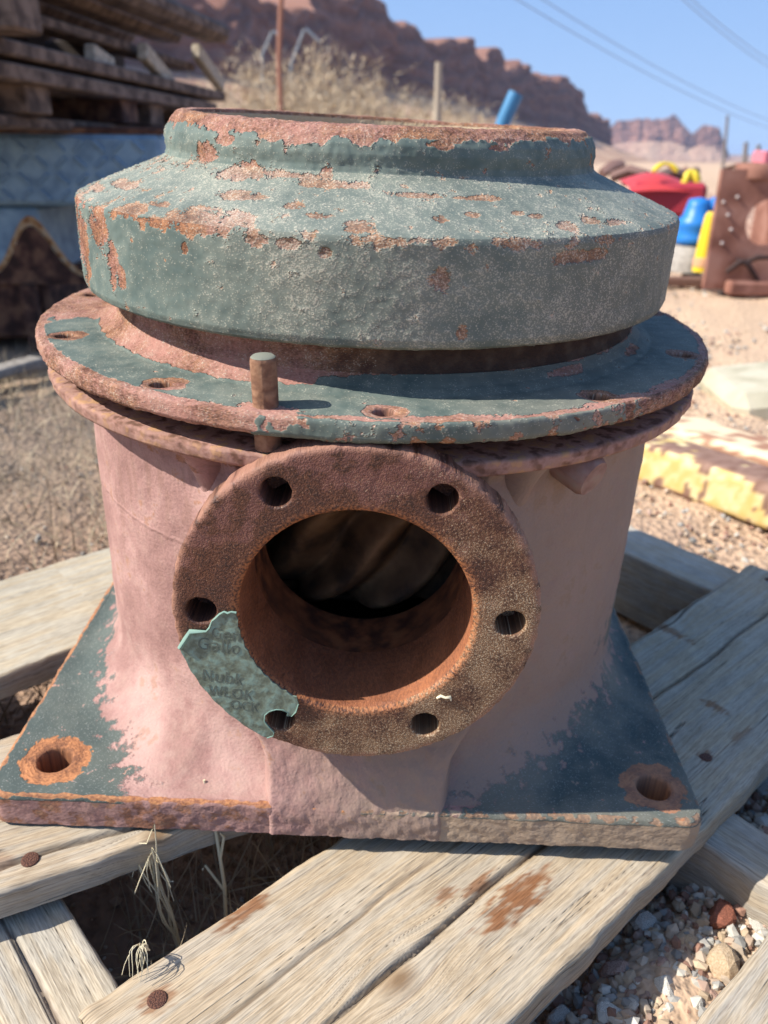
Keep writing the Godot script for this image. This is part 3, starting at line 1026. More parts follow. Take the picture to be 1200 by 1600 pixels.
	for i in poly.size():
		var p := poly[i]
		var q := poly[(i + 1) % poly.size()]
		b.quad_from(Vector3(-0.055, -0.045, 0.0005), Vector3(p.x, p.y, 0.0012), Vector3(q.x, q.y, 0.0012), Vector3(q.x, q.y, 0.0002), Vector3(p.x, p.y, 0.0002))
	var gasket := put("paper_gasket", b.mesh(false), mottled("gasket", [Color(0.12, 0.14, 0.10), Color(0.17, 0.21, 0.16), Color(0.20, 0.28, 0.23)], 0.014, 0.06, 0.02, 0.8), root, Transform3D(Basis().scaled(Vector3(PORT_K, PORT_K, 1.0)), PORT))
	gasket.set_meta("label", "torn remnant of teal gasket with pencilled words")
	# bright torn edge
	for run in [[0, 12], [41, 55]]:
		b = Build.new()
		var pts := PackedVector3Array(); var rad := PackedFloat32Array()
		for i in range(run[0], run[1]):
			pts.append(Vector3(poly[i].x, poly[i].y, 0.0012)); rad.append((0.0004 + 0.0003 * absf(sin(i * 1.9)) + (0.0009 if i < 3 else 0.0)) * (1.0 if run[0] == 0 else 0.6))
		b.tube(pts, rad, 6)
		put("torn_edge", b.mesh(), plain(Color(0.17, 0.27, 0.225), 0.9), gasket)
	var font := SystemFont.new()
	font.font_names = PackedStringArray(["Droid Sans"])
	for line in [["Gen", -0.0665, -0.0130, 0.0085], ["Gallo", -0.0705, -0.0205, 0.0098], ["Nubk", -0.0700, -0.0405, 0.0092], ["WLOK", -0.0660, -0.0505, 0.0088], ["OCK", -0.0590, -0.0590, 0.0080]]:
		var tm := TextMesh.new()
		tm.text = line[0]
		tm.font = font
		tm.font_size = 32
		tm.pixel_size = line[3] / 32.0
		tm.depth = 0.00025
		tm.curve_step = 1.5
		put("pencil_word", tm, plain(Color(0.105, 0.125, 0.100), 0.85), gasket, Transform3D(Basis(Vector3.BACK, -0.12), Vector3(line[1], line[2], 0.00125)))
	# flake of old bird lime on the face
	b = Build.new()
	b.tube(PackedVector3Array([Vector3(0.0445, -0.0488, 0.0006), Vector3(0.0465, -0.0472, 0.0008), Vector3(0.0490, -0.0482, 0.0008), Vector3(0.0515, -0.0476, 0.0008), Vector3(0.0522, -0.0500, 0.0006)]), PackedFloat32Array([0.0006, 0.0009, 0.0007, 0.0010, 0.0005]), 6)
	put("pale_fleck", b.mesh(), plain(Color(0.62, 0.56, 0.40), 0.9), root, Transform3D(Basis().scaled(Vector3(PORT_K, PORT_K, 1.0)), PORT))

# ================================================================ the pallet
func bake_wood() -> Array:
	var w := 2048
	var h := 1024
	var a := noise(81, 1.0, 3)
	var b := noise(82, 1.0, 2)
	var c := noise(83, 1.0, 2)
	var e := noise(84, 1.0, 3)
	var knots := []
	var r := RandomNumberGenerator.new()
	r.seed = 5
	for i in 7: knots.append(Vector3(r.randf() * 0.7, r.randf() * 0.35, r.randf_range(0.004, 0.009)))
	var row := func(y: int) -> Array:
		var rgb := PackedByteArray(); rgb.resize(w * 3)
		var hh := PackedFloat32Array(); hh.resize(w)
		var ro := PackedByteArray(); ro.resize(w)
		var Y0 := (y + 0.5) / h * 0.35
		for x in w:
			var X := (x + 0.5) / w * 0.7
			var Y := Y0 + 0.0035 * e.get_noise_2d(X * 1.6, Y0 * 6.0)
			var knot := 0.0
			for q in knots:
				var dx: float = X - q.x
				var dy: float = Y0 - q.y
				var m := exp(-(dx * dx) / (q.z * q.z * 14.0) - (dy * dy) / (q.z * q.z * 5.0))
				Y -= dy * m * 0.75
				knot = maxf(knot, 1.25 - sqrt(dx * dx * 0.5 + dy * dy) / q.z)
			var f1: float = a.get_noise_2d(X * 4.0, Y * 520.0)
			var f2: float = b.get_noise_2d(X * 22.0, Y * 1300.0)
			var f3: float = c.get_noise_2d(X * 8.0, Y * 110.0)
			var f4: float = e.get_noise_2d(X * 26.0 + 50.0, Y * 26.0)
			var f5: float = b.get_noise_2d(X * 75.0 + 11.0, Y * 1000.0)
			var t := clampf(0.60 + 0.45 * f1 + 0.35 * f2 + 0.25 * f4 + 0.34 * f5, 0.0, 1.0)
			var cr := lerpf(0.255, 0.445, t); var cg := lerpf(0.210, 0.383, t); var cb := lerpf(0.158, 0.300, t)
			# silver-grey weathering in broad streaks
			var grey := clampf(0.32 + f3 * 0.9 + f4 * 0.4, 0.0, 0.65)
			var lum := (cr + cg + cb) / 3.0
			cr = lerpf(cr, lum * 1.06, grey); cg = lerpf(cg, lum * 1.0, grey); cb = lerpf(cb, lum * 0.90, grey)
			var height := 0.55 + 0.20 * f1 + 0.18 * f2 + 0.20 * f5
			var hair := absf(b.get_noise_2d(X * 2.0 + 30.0, Y * 190.0))
			if hair < 0.075:
				var q := (1.0 - hair / 0.075) * clampf(0.5 + 2.0 * f4, 0.0, 0.7)
				cr *= 1.0 - 0.5 * q; cg *= 1.0 - 0.55 * q; cb *= 1.0 - 0.55 * q
				height -= 0.5 * q
			# drying cracks along the grain
			var k := absf(c.get_noise_2d(X * 1.2 + 9.0, Y * 55.0 + 3.0))
			var on := c.get_noise_2d(X * 1.3 + 80.0, Y * 30.0) - 0.05
			if k < 0.030 and on > 0.0:
				var q := (1.0 - k / 0.030) * clampf(on * 4.0, 0.0, 1.0)
				cr = lerpf(cr, 0.06, q * 0.85); cg = lerpf(cg, 0.045, q * 0.85); cb = lerpf(cb, 0.035, q * 0.85)
				height -= 1.3 * q
			if knot > 0.0:
				var q := clampf(knot, 0.0, 1.0)
				cr = lerpf(cr, 0.16, q * 0.8); cg = lerpf(cg, 0.10, q * 0.8); cb = lerpf(cb, 0.055, q * 0.8)
				height += 0.5 * q
			rgb[x * 3] = lut[int(clampf(cr, 0, 1) * 4096.0)]
			rgb[x * 3 + 1] = lut[int(clampf(cg, 0, 1) * 4096.0)]
			rgb[x * 3 + 2] = lut[int(clampf(cb, 0, 1) * 4096.0)]
			hh[x] = height
			ro[x] = 232
		return [rgb, hh, ro]
	return bake(w, h, row)

# a weathered board: o is the corner on the top face where length (along a) and width (along b) begin, b to the right of a seen from above
# cracks: [offset across, from, to, half width, depth, wander, slant]; stains: [along, across, half length, half width, strength]
func board(o: Vector3, a: Vector3, b: Vector3, length: float, width: float, thick: float, uv0: Vector2, seed_: int, cracks := [], stains := [], tone := Color(1, 1, 1), step := 0.004) -> ArrayMesh:
	var up := b.cross(a).normalized()
	if up.y < 0.0: up = -up
	var m := Build.new()
	m.colored = true
	var nz := noise(seed_, 22.0, 3)
	var nz2 := noise(seed_ + 1, 9.0, 2)
	var nz3 := noise(seed_ + 2, 170.0, 3)
	var cross := [Vector2(0.0, -thick), Vector2(0.0, -thick * 0.5), Vector2(0.0, -0.003), Vector2(0.0007, -0.0012), Vector2(0.002, -0.0002)]
	var nw := int(width / 0.00135)
	for i in range(1, nw): cross.append(Vector2(lerpf(0.002, width - 0.002, float(i) / nw), 0.0))
	for q in [Vector2(width - 0.002, -0.0002), Vector2(width - 0.0007, -0.0012), Vector2(width, -0.003), Vector2(width, -thick * 0.5), Vector2(width, -thick)]: cross.append(q)
	var nl := int(length / step)
	var vs := PackedFloat32Array()
	var run := 0.0
	for i in cross.size():
		if i: run += (cross[i] - cross[i - 1]).length()
		vs.append(run)
	for i in nl + 1:
		var x := length * i / nl
		for j in cross.size():
			var q: Vector2 = cross[j]
			var w := q.x
			var h := q.y
			var edge := minf(w, width - w)
			h += nz2.get_noise_2d(x * 0.4, w * 2.0) * 0.0010 + nz.get_noise_2d(x * 0.8, w * 14.0) * 0.00022
			if edge < 0.004: w += nz.get_noise_2d(x * 0.7, 7.0 if w < width * 0.5 else 90.0) * 0.0016 * (1.0 - edge / 0.004)
			if edge < 0.006: h -= maxf(0.0, nz.get_noise_2d(x * 1.1, 200.0 if w < width * 0.5 else 300.0)) * 0.0022 * (1.0 - edge / 0.006)
			# the sawn end is ragged and worn
			var xe := x
			var end := minf(x, length - x)
			if end < 0.006: h -= 0.0018 * pow(1.0 - end / 0.006, 2.0)
			if i == 0: xe += nz3.get_noise_1d(w * 3.0 + 4.0) * 0.0012
			var t := tone
			for c in cracks:
				if x > c[1] and x < c[2]:
					var mid: float = c[0] + c[6] * (x - c[1]) + c[5] * (nz2.get_noise_1d(x * 0.7 + c[0] * 900.0) + 0.12 * nz.get_noise_1d(x * 2.0 + c[0] * 500.0))
					var k: float = c[3] * minf(1.0, minf(x - c[1], c[2] - x) / 0.05) + 0.0002
					var dd := absf(q.x - mid) / k
					if dd < 2.2 and h > -0.01:
						var g := exp(-dd * dd)
						h -= c[4] * g
						t = t.lerp(Color(t.r * 0.35, t.g * 0.30, t.b * 0.28), g * 0.8)
			for c in stains:
				var dx: float = (x - c[0]) / c[2]
				var dy: float = (q.x - c[1]) / c[3]
				var g: float = 1.0 - dx * dx - dy * dy + 0.9 * nz3.get_noise_2d(x * 0.35, q.x * 1.6) + 0.5 * nz.get_noise_2d(x * 3.0, q.x * 9.0)
				if g > 0.0: t = t.lerp(Color(t.r * 0.52, t.g * 0.28, t.b * 0.17), clampf(g * 1.8, 0.0, 1.0) * c[4])
			m.tint = t
			m.add(o + a * xe + b * w + up * h, uv0 + Vector2(x / 0.7, vs[j] / 0.35))
	var nu := cross.size()
	m.grid(0, nu, nl + 1, a.cross(b).dot(up) < 0.0)
	# end grain
	m.tint = Color(tone.r * 0.8, tone.g * 0.74, tone.b * 0.66)
	for e in 2:
		var r := 0 if e == 0 else nl
		var top := PackedInt32Array()
		var low := PackedInt32Array()
		for j in range(2, nu - 2, 3):
			var p: Vector3 = m.v[r * nu + j]
			top.append(m.add(p, uv0 + Vector2(0.02 * e, vs[j] / 0.35)))
			var k := up * ((p - o).dot(up) + thick)
			low.append(m.add(p - k, uv0 + Vector2(0.02 + 0.02 * e, vs[j] / 0.35)))
		for j in top.size() - 1:
			m.quad_from(o + a * length * 0.5 + b * width * 0.5, m.v[top[j]], m.v[top[j + 1]], m.v[low[j + 1]], m.v[low[j]])
	m.tint = tone
	var k2 := m.add(o - up * thick, uv0); var k3 := m.add(o - up * thick + a * length, uv0 + Vector2(length / 0.7, 0)); var k4 := m.add(o - up * thick + a * length + b * width, uv0 + Vector2(length / 0.7, width / 0.35)); var k5 := m.add(o - up * thick + b * width, uv0 + Vector2(0, width / 0.35))
	m.quad_from(o, m.v[k2], m.v[k3], m.v[k4], m.v[k5])
	return m.mesh()

func nail_mesh() -> ArrayMesh:
	var b := Build.new()
	b.lathe([Vector2(0.0001, 0.0008), Vector2(0.0030, 0.0009), Vector2(0.0046, 0.0007), Vector2(0.0050, 0.0), Vector2(0.0046, -0.0015)], 14)
	return b.mesh()

func build_pallet() -> void:
	var t := bake_wood()
	var wood := textured(t, 0.042, 0.25)
	wood.vertex_color_use_as_albedo = true
	var rust := mottled("nail", [Color(0.045, 0.02, 0.015), Color(0.10, 0.042, 0.027), Color(0.17, 0.075, 0.045)], 0.02, 0.012, 0.05)
	var root := thing("wooden_pallet", "weathered grey wooden pallet of loose cracked boards under the casing", "pallet")
	root.transform = TILT
	var D := Vector3(0.731, 0, -0.682)
	var N := Vector3(0.682, 0, 0.731)
	var at := func(s: float, n: float, y: float) -> Vector3: return D * s + N * n + Vector3(0, y, 0)
	# N x D points up, so a board laid along D has N on its right when seen from above
	var front := put("deck_board", board(at.call(-0.300, 0.137, -0.012), D, N, 0.695, 0.141, 0.019, Vector2(0.05, 0.03), 101,
		[[0.0850, 0.06, 0.42, 0.0012, 0.0045, 0.0030, -0.012], [0.050, -0.05, 0.22, 0.0009, 0.0015, 0.003, 0.0], [0.052, 0.38, 0.70, 0.0010, 0.004, 0.003, 0.01]],
		[[0.211, 0.098, 0.030, 0.010, 0.95], [0.181, 0.070, 0.010, 0.004, 0.75], [0.203, 0.077, 0.014, 0.004, 0.8], [0.519, 0.004, 0.006, 0.028, 0.75], [0.455, 0.088, 0.005, 0.012, 0.7], [0.440, 0.115, 0.015, 0.004, 0.5], [0.400, 0.109, 0.007, 0.005, 0.8], [0.09, 0.006, 0.018, 0.006, 0.9], [0.118, 0.128, 0.012, 0.006, 0.5], [0.0316, 0.0194, 0.009, 0.007, 0.7]], Color(1.0, 0.93, 0.82), 0.003), wood, root)
	front.set_meta("label", "long cracked front board with rust stains")
	var A := Vector3(0.891, 0, -0.454)
	var B := Vector3(0.454, 0, 0.891)
	put("deck_board", board(A * -0.52 + B * 0.008 + Vector3(0, -0.003, 0), A, B, 0.66, 0.128, 0.019, Vector2(0.33, 0.42), 111, [[0.112, 0.18, 0.36, 0.0013, 0.004, 0.004, 0.0]], [[0.24, 0.108, 0.010, 0.008, 0.5]], Color(1.0, 0.94, 0.84)), wood, root)
	put("deck_board", board(at.call(-0.42, -0.272, -0.006), D, N, 0.78, 0.137, 0.020, Vector2(0.61, 0.2), 121, [], [], Color(1.04, 1.0, 0.92)), wood, root)
	put("deck_board", board(at.call(-0.31, 0.3365, -0.012), D, N, 0.69, 0.120, 0.020, Vector2(0.15, 0.66), 131, [[0.031, 0.0, 0.52, 0.0030, 0.014, 0.012, 0.01]], [], Color(0.96, 0.93, 0.88)), wood, root)
	# stringers under the boards, running along N
	put("stringer", board(at.call(-0.275, -0.50, -0.0315), N, -D, 0.98, 0.110, 0.070, Vector2(0.1, 0.8), 151, [[0.03, 0.55, 0.95, 0.0012, 0.003, 0.003, 0.0], [0.055, 0.5, 0.95, 0.0012, 0.003, 0.003, 0.0]], [], Color(1.06, 1.02, 0.96)), wood, root)
	put("stringer", board(at.call(0.090, -0.50, -0.0315), N, -D, 0.98, 0.042, 0.070, Vector2(0.5, 0.1), 161, [], [], Color(0.95, 0.93, 0.9)), wood, root)
	put("stringer", board(at.call(0.395, -0.50, -0.0265), N, -D, 0.98, 0.060, 0.072, Vector2(0.7, 0.35), 171, [], [], Color(1.08, 1.04, 0.98)), wood, root)
	var nm := nail_mesh()
	for q in [[at.call(-0.2684, 0.1564, -0.0125), 0.1], [at.call(0.0998, 0.2463, -0.0125), -0.1], [at.call(-0.245, 0.258, -0.0125), 0.05], [at.call(0.375, 0.165, -0.0125), 0.0], [at.call(0.372, 0.25, -0.0125), 0.0]]:
		put("nail", nm, rust, front, Transform3D(Basis(Vector3.RIGHT, q[1]), q[0]))
	put("nail", nm, rust, root.get_node("deck_board_001"), Transform3D(Basis(Vector3.RIGHT, 0.1), A * -0.2624 + B * 0.1211 + Vector3(0, -0.0032, 0)))

# ================================================================ the ground
func yard_y(x: float, z: float) -> float:
	var d := Vector2(x, z).length()
	var tilted := -0.105 - (0.030741 * x + 0.049743 * z) / 0.998289 - 0.005
	tilted += 0.046 * smoothstep(0.215, 0.30, 0.682 * x + 0.731 * z)     # gravel is heaped up along the front board's right side
	var k := smoothstep(0.5, 1.6, d)
	var y := lerpf(tilted, -0.112, k)
	# far behind, the flat rises a little to the foot of the bluff on the left
	if z < -6.0:
		y += 0.9 * smoothstep(-6.0, -16.0, z) * smoothstep(6.0, -4.0, x) * smoothstep(400.0, 60.0, d)
	return y

func build_ground() -> void:
	var b := Build.new()
	b.colored = true
	var nz := noise(201, 6.0, 4)
	var nz2 := noise(202, 0.9, 3)
	var nr := 190
	var na := 300
	for j in nr:
		var r := 0.03 * pow(1.0655, j) if j > 0 else 0.0
		for i in na + 1:
			var a := TAU * i / na
			var x := r * sin(a)
			var z := r * cos(a)
			var amp := minf(1.0, 0.15 + r) * smoothstep(300.0, 20.0, r)
			var y := yard_y(x, z) + nz.get_noise_2d(x, z) * 0.016 * amp + nz2.get_noise_2d(x, z) * 0.03 * smoothstep(0.8, 3.0, r) * smoothstep(400.0, 60.0, r)
			var k := nz2.get_noise_2d(x * 0.7 + 40.0, z * 0.7)
			# redder sand to the right and far off, grey-brown litter to the left
			var left := smoothstep(0.15, -0.35, x + 0.12 * k) * smoothstep(8.0, 2.0, r)
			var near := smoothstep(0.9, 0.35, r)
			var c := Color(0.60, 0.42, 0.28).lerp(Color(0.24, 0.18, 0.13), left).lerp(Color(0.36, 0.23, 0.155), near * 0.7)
			c = c.lerp(Color(0.68, 0.49, 0.34), clampf(k, 0.0, 0.5))
			if r > 60.0: c = c.lerp(Color(0.36, 0.22, 0.15), smoothstep(60.0, 300.0, r))
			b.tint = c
			b.add(Vector3(x, y, z), Vector2(x, z))
	b.grid(0, na + 1, nr, true)
	var m := mottled("soil", [Color(0.55, 0.55, 0.55), Color(0.85, 0.85, 0.85), Color(1, 1, 1)], 0.045, 0.35, 0.5, 0.95)
	m.vertex_color_use_as_albedo = true
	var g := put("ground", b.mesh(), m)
	tag(g, "sandy red-brown yard ground strewn with gravel and dry litter", "", "", "structure")
	build_stones(g)

func stone_mesh(seed_: int, sub := 1) -> ArrayMesh:
	var r := RandomNumberGenerator.new()
	r.seed = seed_
	# icosahedron, divided once, cut by a few planes: crushed rock
	var t := (1.0 + sqrt(5.0)) / 2.0
	var vs := [Vector3(-1, t, 0), Vector3(1, t, 0), Vector3(-1, -t, 0), Vector3(1, -t, 0), Vector3(0, -1, t), Vector3(0, 1, t), Vector3(0, -1, -t), Vector3(0, 1, -t), Vector3(t, 0, -1), Vector3(t, 0, 1), Vector3(-t, 0, -1), Vector3(-t, 0, 1)]
	var fs := [[0, 11, 5], [0, 5, 1], [0, 1, 7], [0, 7, 10], [0, 10, 11], [1, 5, 9], [5, 11, 4], [11, 10, 2], [10, 7, 6], [7, 1, 8], [3, 9, 4], [3, 4, 2], [3, 2, 6], [3, 6, 8], [3, 8, 9], [4, 9, 5], [2, 4, 11], [6, 2, 10], [8, 6, 7], [9, 8, 1]]
	var tris := []
	for f in fs: tris.append([vs[f[0]].normalized(), vs[f[1]].normalized(), vs[f[2]].normalized()])
	for k in sub:
		var out := []
		for q in tris:
			var ab: Vector3 = ((q[0] + q[1]) * 0.5).normalized(); var bc: Vector3 = ((q[1] + q[2]) * 0.5).normalized(); var ca: Vector3 = ((q[2] + q[0]) * 0.5).normalized()
			out += [[q[0], ab, ca], [ab, q[1], bc], [ca, bc, q[2]], [ab, bc, ca]]
		tris = out
	var planes := []
	for k in 9:
		planes.append([Vector3(r.randfn(), r.randfn(), r.randfn()).normalized(), r.randf_range(0.55, 0.85)])
	var scale := Vector3(r.randf_range(0.8, 1.25), r.randf_range(0.55, 0.8), r.randf_range(0.7, 1.0))
	var b := Build.new()
	var index := {}
	for q in tris:
		var ids := PackedInt32Array()
		for k in 3:
			var p: Vector3 = q[k]
			for c in planes:
				var over: float = p.dot(c[0]) - c[1]
				if over > 0.0: p -= c[0] * over * 0.92
			var key := Vector3i((q[k] * 1000.0).round())
			if not index.has(key): index[key] = b.add(p * scale * 0.62, Vector2(p.x, p.z))
			ids.append(index[key])
		b.tri(ids[0], ids[2], ids[1])
	return b.mesh(sub > 1)

func rand_turn(r: RandomNumberGenerator, tilt := 0.5) -> Basis:
	return Basis(Vector3.UP, r.randf() * TAU) * Basis(Vector3.RIGHT, r.randfn() * tilt) * Basis(Vector3.BACK, r.randfn() * tilt)

func build_stones(ground: Node3D) -> void:
	var tones := [
		mottled("stone_white", [Color(0.16, 0.15, 0.14), Color(0.46, 0.44, 0.39), Color(0.60, 0.57, 0.50), Color(0.66, 0.63, 0.56)], 0.05, 1.1, 0.03, 0.85),
		mottled("stone_grey", [Color(0.13, 0.125, 0.115), Color(0.27, 0.26, 0.235), Color(0.42, 0.40, 0.37)], 0.06, 1.0, 0.03, 0.85),
		mottled("stone_tan", [Color(0.32, 0.23, 0.14), Color(0.42, 0.31, 0.20), Color(0.50, 0.39, 0.27)], 0.03, 1.2, 0.03, 0.85),
		mottled("stone_pink", [Color(0.22, 0.13, 0.10), Color(0.36, 0.23, 0.18), Color(0.47, 0.34, 0.27)], 0.03, 1.2, 0.03, 0.85),
		mottled("stone_red", [Color(0.15, 0.055, 0.035), Color(0.28, 0.10, 0.06)], 0.03, 1.2, 0.03, 0.85)]
	var shapes := []
	for i in 9: shapes.append(stone_mesh(300 + i))
	var r := RandomNumberGenerator.new()
	r.seed = 31
	var placed := []
	var tries := 0
	while placed.size() < 295 and tries < 40000:
		tries += 1
		# the open gravel to the right of the front board, then a few along the gaps
		var x := r.randf_range(0.10, 0.42)
		var z := r.randf_range(0.02, 0.34)
		var n := 0.682 * x + 0.731 * z
		if n < 0.262: continue
		var big := r.randf()
		var size := 0.0060 + 0.010 * pow(big, 1.6)
		if placed.size() < 45: size = r.randf_range(0.015, 0.025)
		var ok := true
		for p in placed:
			if Vector2(p.x - x, p.y - z).length() < (p.z + size) * 0.50: ok = false; break
		if not ok: continue
		placed.append(Vector3(x, z, size))
		var pick := r.randf()
		var mat: Material = tones[0] if pick < 0.42 else tones[1] if pick < 0.57 else tones[2] if pick < 0.78 else tones[3] if pick < 0.97 else tones[4]
		put("stone", shapes[r.randi() % 9], mat, ground, Transform3D(rand_turn(r, 0.35).scaled(Vector3.ONE * size), Vector3(x, yard_y(x, z) + size * 0.12, z)))
	# finer gravel that nobody could count
	var grit := stone_mesh(401, 0)
	var mm := MultiMesh.new()
	mm.transform_format = MultiMesh.TRANSFORM_3D
	mm.use_colors = true
	mm.mesh = grit
	var count := 24000
	mm.instance_count = count
	var cols := [Color(0.48, 0.45, 0.39), Color(0.27, 0.26, 0.24), Color(0.42, 0.32, 0.22), Color(0.33, 0.23, 0.18), Color(0.25, 0.14, 0.10), Color(0.36, 0.27, 0.20), Color(0.46, 0.37, 0.28)]
	for i in count:
		var x: float; var z: float; var size: float
		if i < 15000:
			x = r.randf_range(0.08, 0.46); z = r.randf_range(-0.10, 0.36); size = 0.0018 + 0.0085 * pow(r.randf(), 2.2)
		elif i < 18000:
			x = r.randf_range(-0.75, 0.0); z = r.randf_range(-0.6, 0.30); size = r.randf_range(0.0015, 0.0045) if r.randf() < 0.95 else r.randf_range(0.006, 0.012)
		else:
			var d := 0.6 * pow(7.0, r.randf())
			var a := r.randf_range(-0.25, 0.85)
			x = d * sin(a); z = 0.3 - d * cos(a); size = r.randf_range(0.004, 0.012) * (0.6 + 0.35 * d)
		var c: Color = cols[r.randi() % 7]
		mm.set_instance_transform(i, Transform3D(rand_turn(r, 1.0).scaled(Vector3.ONE * size), Vector3(x, yard_y(x, z) + size * 0.25, z)))
		mm.set_instance_color(i, c * r.randf_range(0.75, 1.15))
	var g := MultiMeshInstance3D.new()
	g.multimesh = mm
	var gm := plain(Color(1, 1, 1), 0.9)
	gm.vertex_color_use_as_albedo = true
	g.material_override = gm
	g.name = "fine_gravel"
	add_child(g)
	tag(g, "fine mixed gravel and grit scattered over the yard", "gravel", "", "stuff")

# ---------------------------------------------------------------- dry grass
func blade_mesh(seed_: int) -> ArrayMesh:
	var r := RandomNumberGenerator.new()
	r.seed = seed_
	var b := Build.new()
	var bend := r.randf_range(0.2, 1.1)
	var twist := r.randf_range(-0.8, 0.8)
	for i in 7:
		var t := i / 6.0
		var p := Vector3(bend * t * t * 0.6, t * (1.0 - 0.25 * bend * t), twist * 0.25 * t * t)
		var w := 0.011 * (1.0 - t * 0.9)
		var side := Vector3(sin(twist * t * 2.0), 0, cos(twist * t * 2.0))
		b.add(p - side * w); b.add(p + side * w)
	b.grid(0, 2, 7)
	return b.mesh()

func grass_field(called: String, label: String, count: int, where: Callable, seed_: int, tone_a: Color, tone_b: Color) -> void:
	var r := RandomNumberGenerator.new()
	r.seed = seed_
	for v in 1:
		var mm := MultiMesh.new()
		mm.transform_format = MultiMesh.TRANSFORM_3D
		mm.use_colors = true
		mm.mesh = blade_mesh(seed_ + v)
		mm.instance_count = count
		for i in count:
			var q: Array = where.call(r)
			var p: Vector3 = q[0]
			var lean: float = q[2]
			var bs := Basis(Vector3.UP, r.randf() * TAU) * Basis(Vector3.BACK, r.randfn() * lean) * Basis(Vector3.UP, r.randf() * TAU)
			mm.set_instance_transform(i, Transform3D(bs.scaled(Vector3.ONE * q[1]), p))
			mm.set_instance_color(i, tone_a.lerp(tone_b, r.randf()))
		var g := MultiMeshInstance3D.new()
		g.multimesh = mm
		var m := plain(Color(1, 1, 1), 0.8)
		m.vertex_color_use_as_albedo = true
		g.material_override = m
		g.name = numbered(called)
		add_child(g)
		tag(g, label, "grass", "", "stuff")

func build_grass() -> void:
	grass_field("dry_grass", "flattened dry grass and straw litter left of the pallet", 7000, func(r: RandomNumberGenerator) -> Array:
		var x := r.randf_range(-1.25, -0.22)
		var z := r.randf_range(-1.3, 0.15)
		return [Vector3(x, yard_y(x, z) + 0.004, z), r.randf_range(0.03, 0.10), 1.25 if r.randf() < 0.85 else 0.4], 61, Color(0.20, 0.15, 0.095), Color(0.47, 0.39, 0.27))
	grass_field("dry_weeds", "thin dead weeds growing in the dark gap of the pallet", 420, func(r: RandomNumberGenerator) -> Array:
		var s := r.randf_range(-0.26, 0.0)
		var n := r.randf_range(0.03, 0.15)
		var x := 0.731 * s + 0.682 * n
		var z := -0.682 * s + 0.731 * n
		return [Vector3(x, yard_y(x, z), z), r.randf_range(0.03, 0.085), 0.7], 62, Color(0.30, 0.24, 0.16), Color(0.45, 0.38, 0.27))
	# two pale tufts that rise beside the front board
	var straw := plain(Color(0.60, 0.53, 0.36), 0.7)
	var r := RandomNumberGenerator.new()
	for k in 3:
		r.seed = 70 + k
		var b := Build.new()
		var o: Vector3
		var label: String
		if k == 0:
			o = TILT * Vector3(-0.104, -0.105, 0.213)
			label = "pale curled grass tuft rising through the pallet gap"
			for i in 9:
				var pts := PackedVector3Array(); var rad := PackedFloat32Array()
				var top := Vector3(-0.010 + r.randfn() * 0.003, 0.100 + r.randfn() * 0.010, 0.006 + r.randfn() * 0.003)
				for j in 12:
					var t := j / 11.0
					var p := top * minf(1.0, t * 1.35)
					if t > 0.74: p += Vector3(-0.010 + i * 0.003, -0.030 * (0.6 + 0.4 * r.randf()), 0.003) * (t - 0.74) * 3.8
					p += Vector3(sin(t * 9.0 + i), 0, cos(t * 7.0 + i * 2.0)) * 0.0025 * (1.0 if t > 0.2 else 0.2)
					pts.append(o + p); rad.append(0.00065 * (1.1 - 0.7 * t))
				b.tube(pts, rad, 5)
		elif k == 1:
			o = TILT * Vector3(-0.0795, -0.105, 0.196)
			label = "single jointed straw stalk standing beside the front board"
			var pts := PackedVector3Array([o, o + Vector3(0.003, 0.05, 0.004), o + Vector3(0.001, 0.095, 0.004), o + Vector3(-0.004, 0.130, 0.0)])
			b.tube(pts, PackedFloat32Array([0.0014, 0.0013, 0.0011, 0.0007]), 6)
			b.tube(PackedVector3Array([o + Vector3(0.002, 0.072, 0.004), o + Vector3(0.006, 0.092, 0.006), o + Vector3(0.005, 0.099, 0.010)]), PackedFloat32Array([0.0010, 0.0009, 0.0004]), 5)
			b.tube(PackedVector3Array([o + Vector3(0.003, 0.045, 0.004), o + Vector3(-0.008, 0.066, 0.003), o + Vector3(-0.010, 0.062, 0.003)]), PackedFloat32Array([0.0010, 0.0009, 0.0006]), 5)
		else:
			o = TILT * Vector3(-0.101, -0.011, 0.277)
			label = "small grey-white root tuft drooping over the front board's corner"
			for i in 12:
				var pts := PackedVector3Array(); var rad := PackedFloat32Array()
				var dir := Vector3(r.randf_range(-0.007, 0.008), 0, r.randf_range(0.004, 0.016))
				for j in 9:
					var t := j / 8.0
					pts.append(o + dir * t + Vector3(sin(t * 6.0 + i) * 0.0014, 0.013 * sin(t * PI * 0.95) + 0.0006, -0.004 * (1.0 - t)))
					rad.append(0.00035 * (1.15 - 0.8 * t))
				b.tube(pts, rad, 4)
		var g := put("grass_tuft" if k != 1 else "straw_stalk", b.mesh(), straw)
		tag(g, label, "grass")

# ================================================================ the yard behind
func solid(xf: Transform3D, size: Vector3, bevel := 0.006) -> ArrayMesh:
	var b := Build.new()
	b.box(xf, size, bevel)
	return b.mesh(false)

func frame(at: Vector3, turn_deg: float) -> Transform3D:
	return Transform3D(Basis(Vector3.UP, deg_to_rad(turn_deg)), at)

# where the sight line of a place in the photograph meets an upright plane through p, moved by off along its normal
func on_side(px: float, py: float, p: Vector3, normal: Vector3, off: float) -> Vector3:
	var d := cam_basis * Vector3((px - 600.0) / 1268.0, -(py - 800.0) / 1268.0, -1.0)
	return EYE + d * ((p + normal * off - EYE).dot(normal) / d.dot(normal))

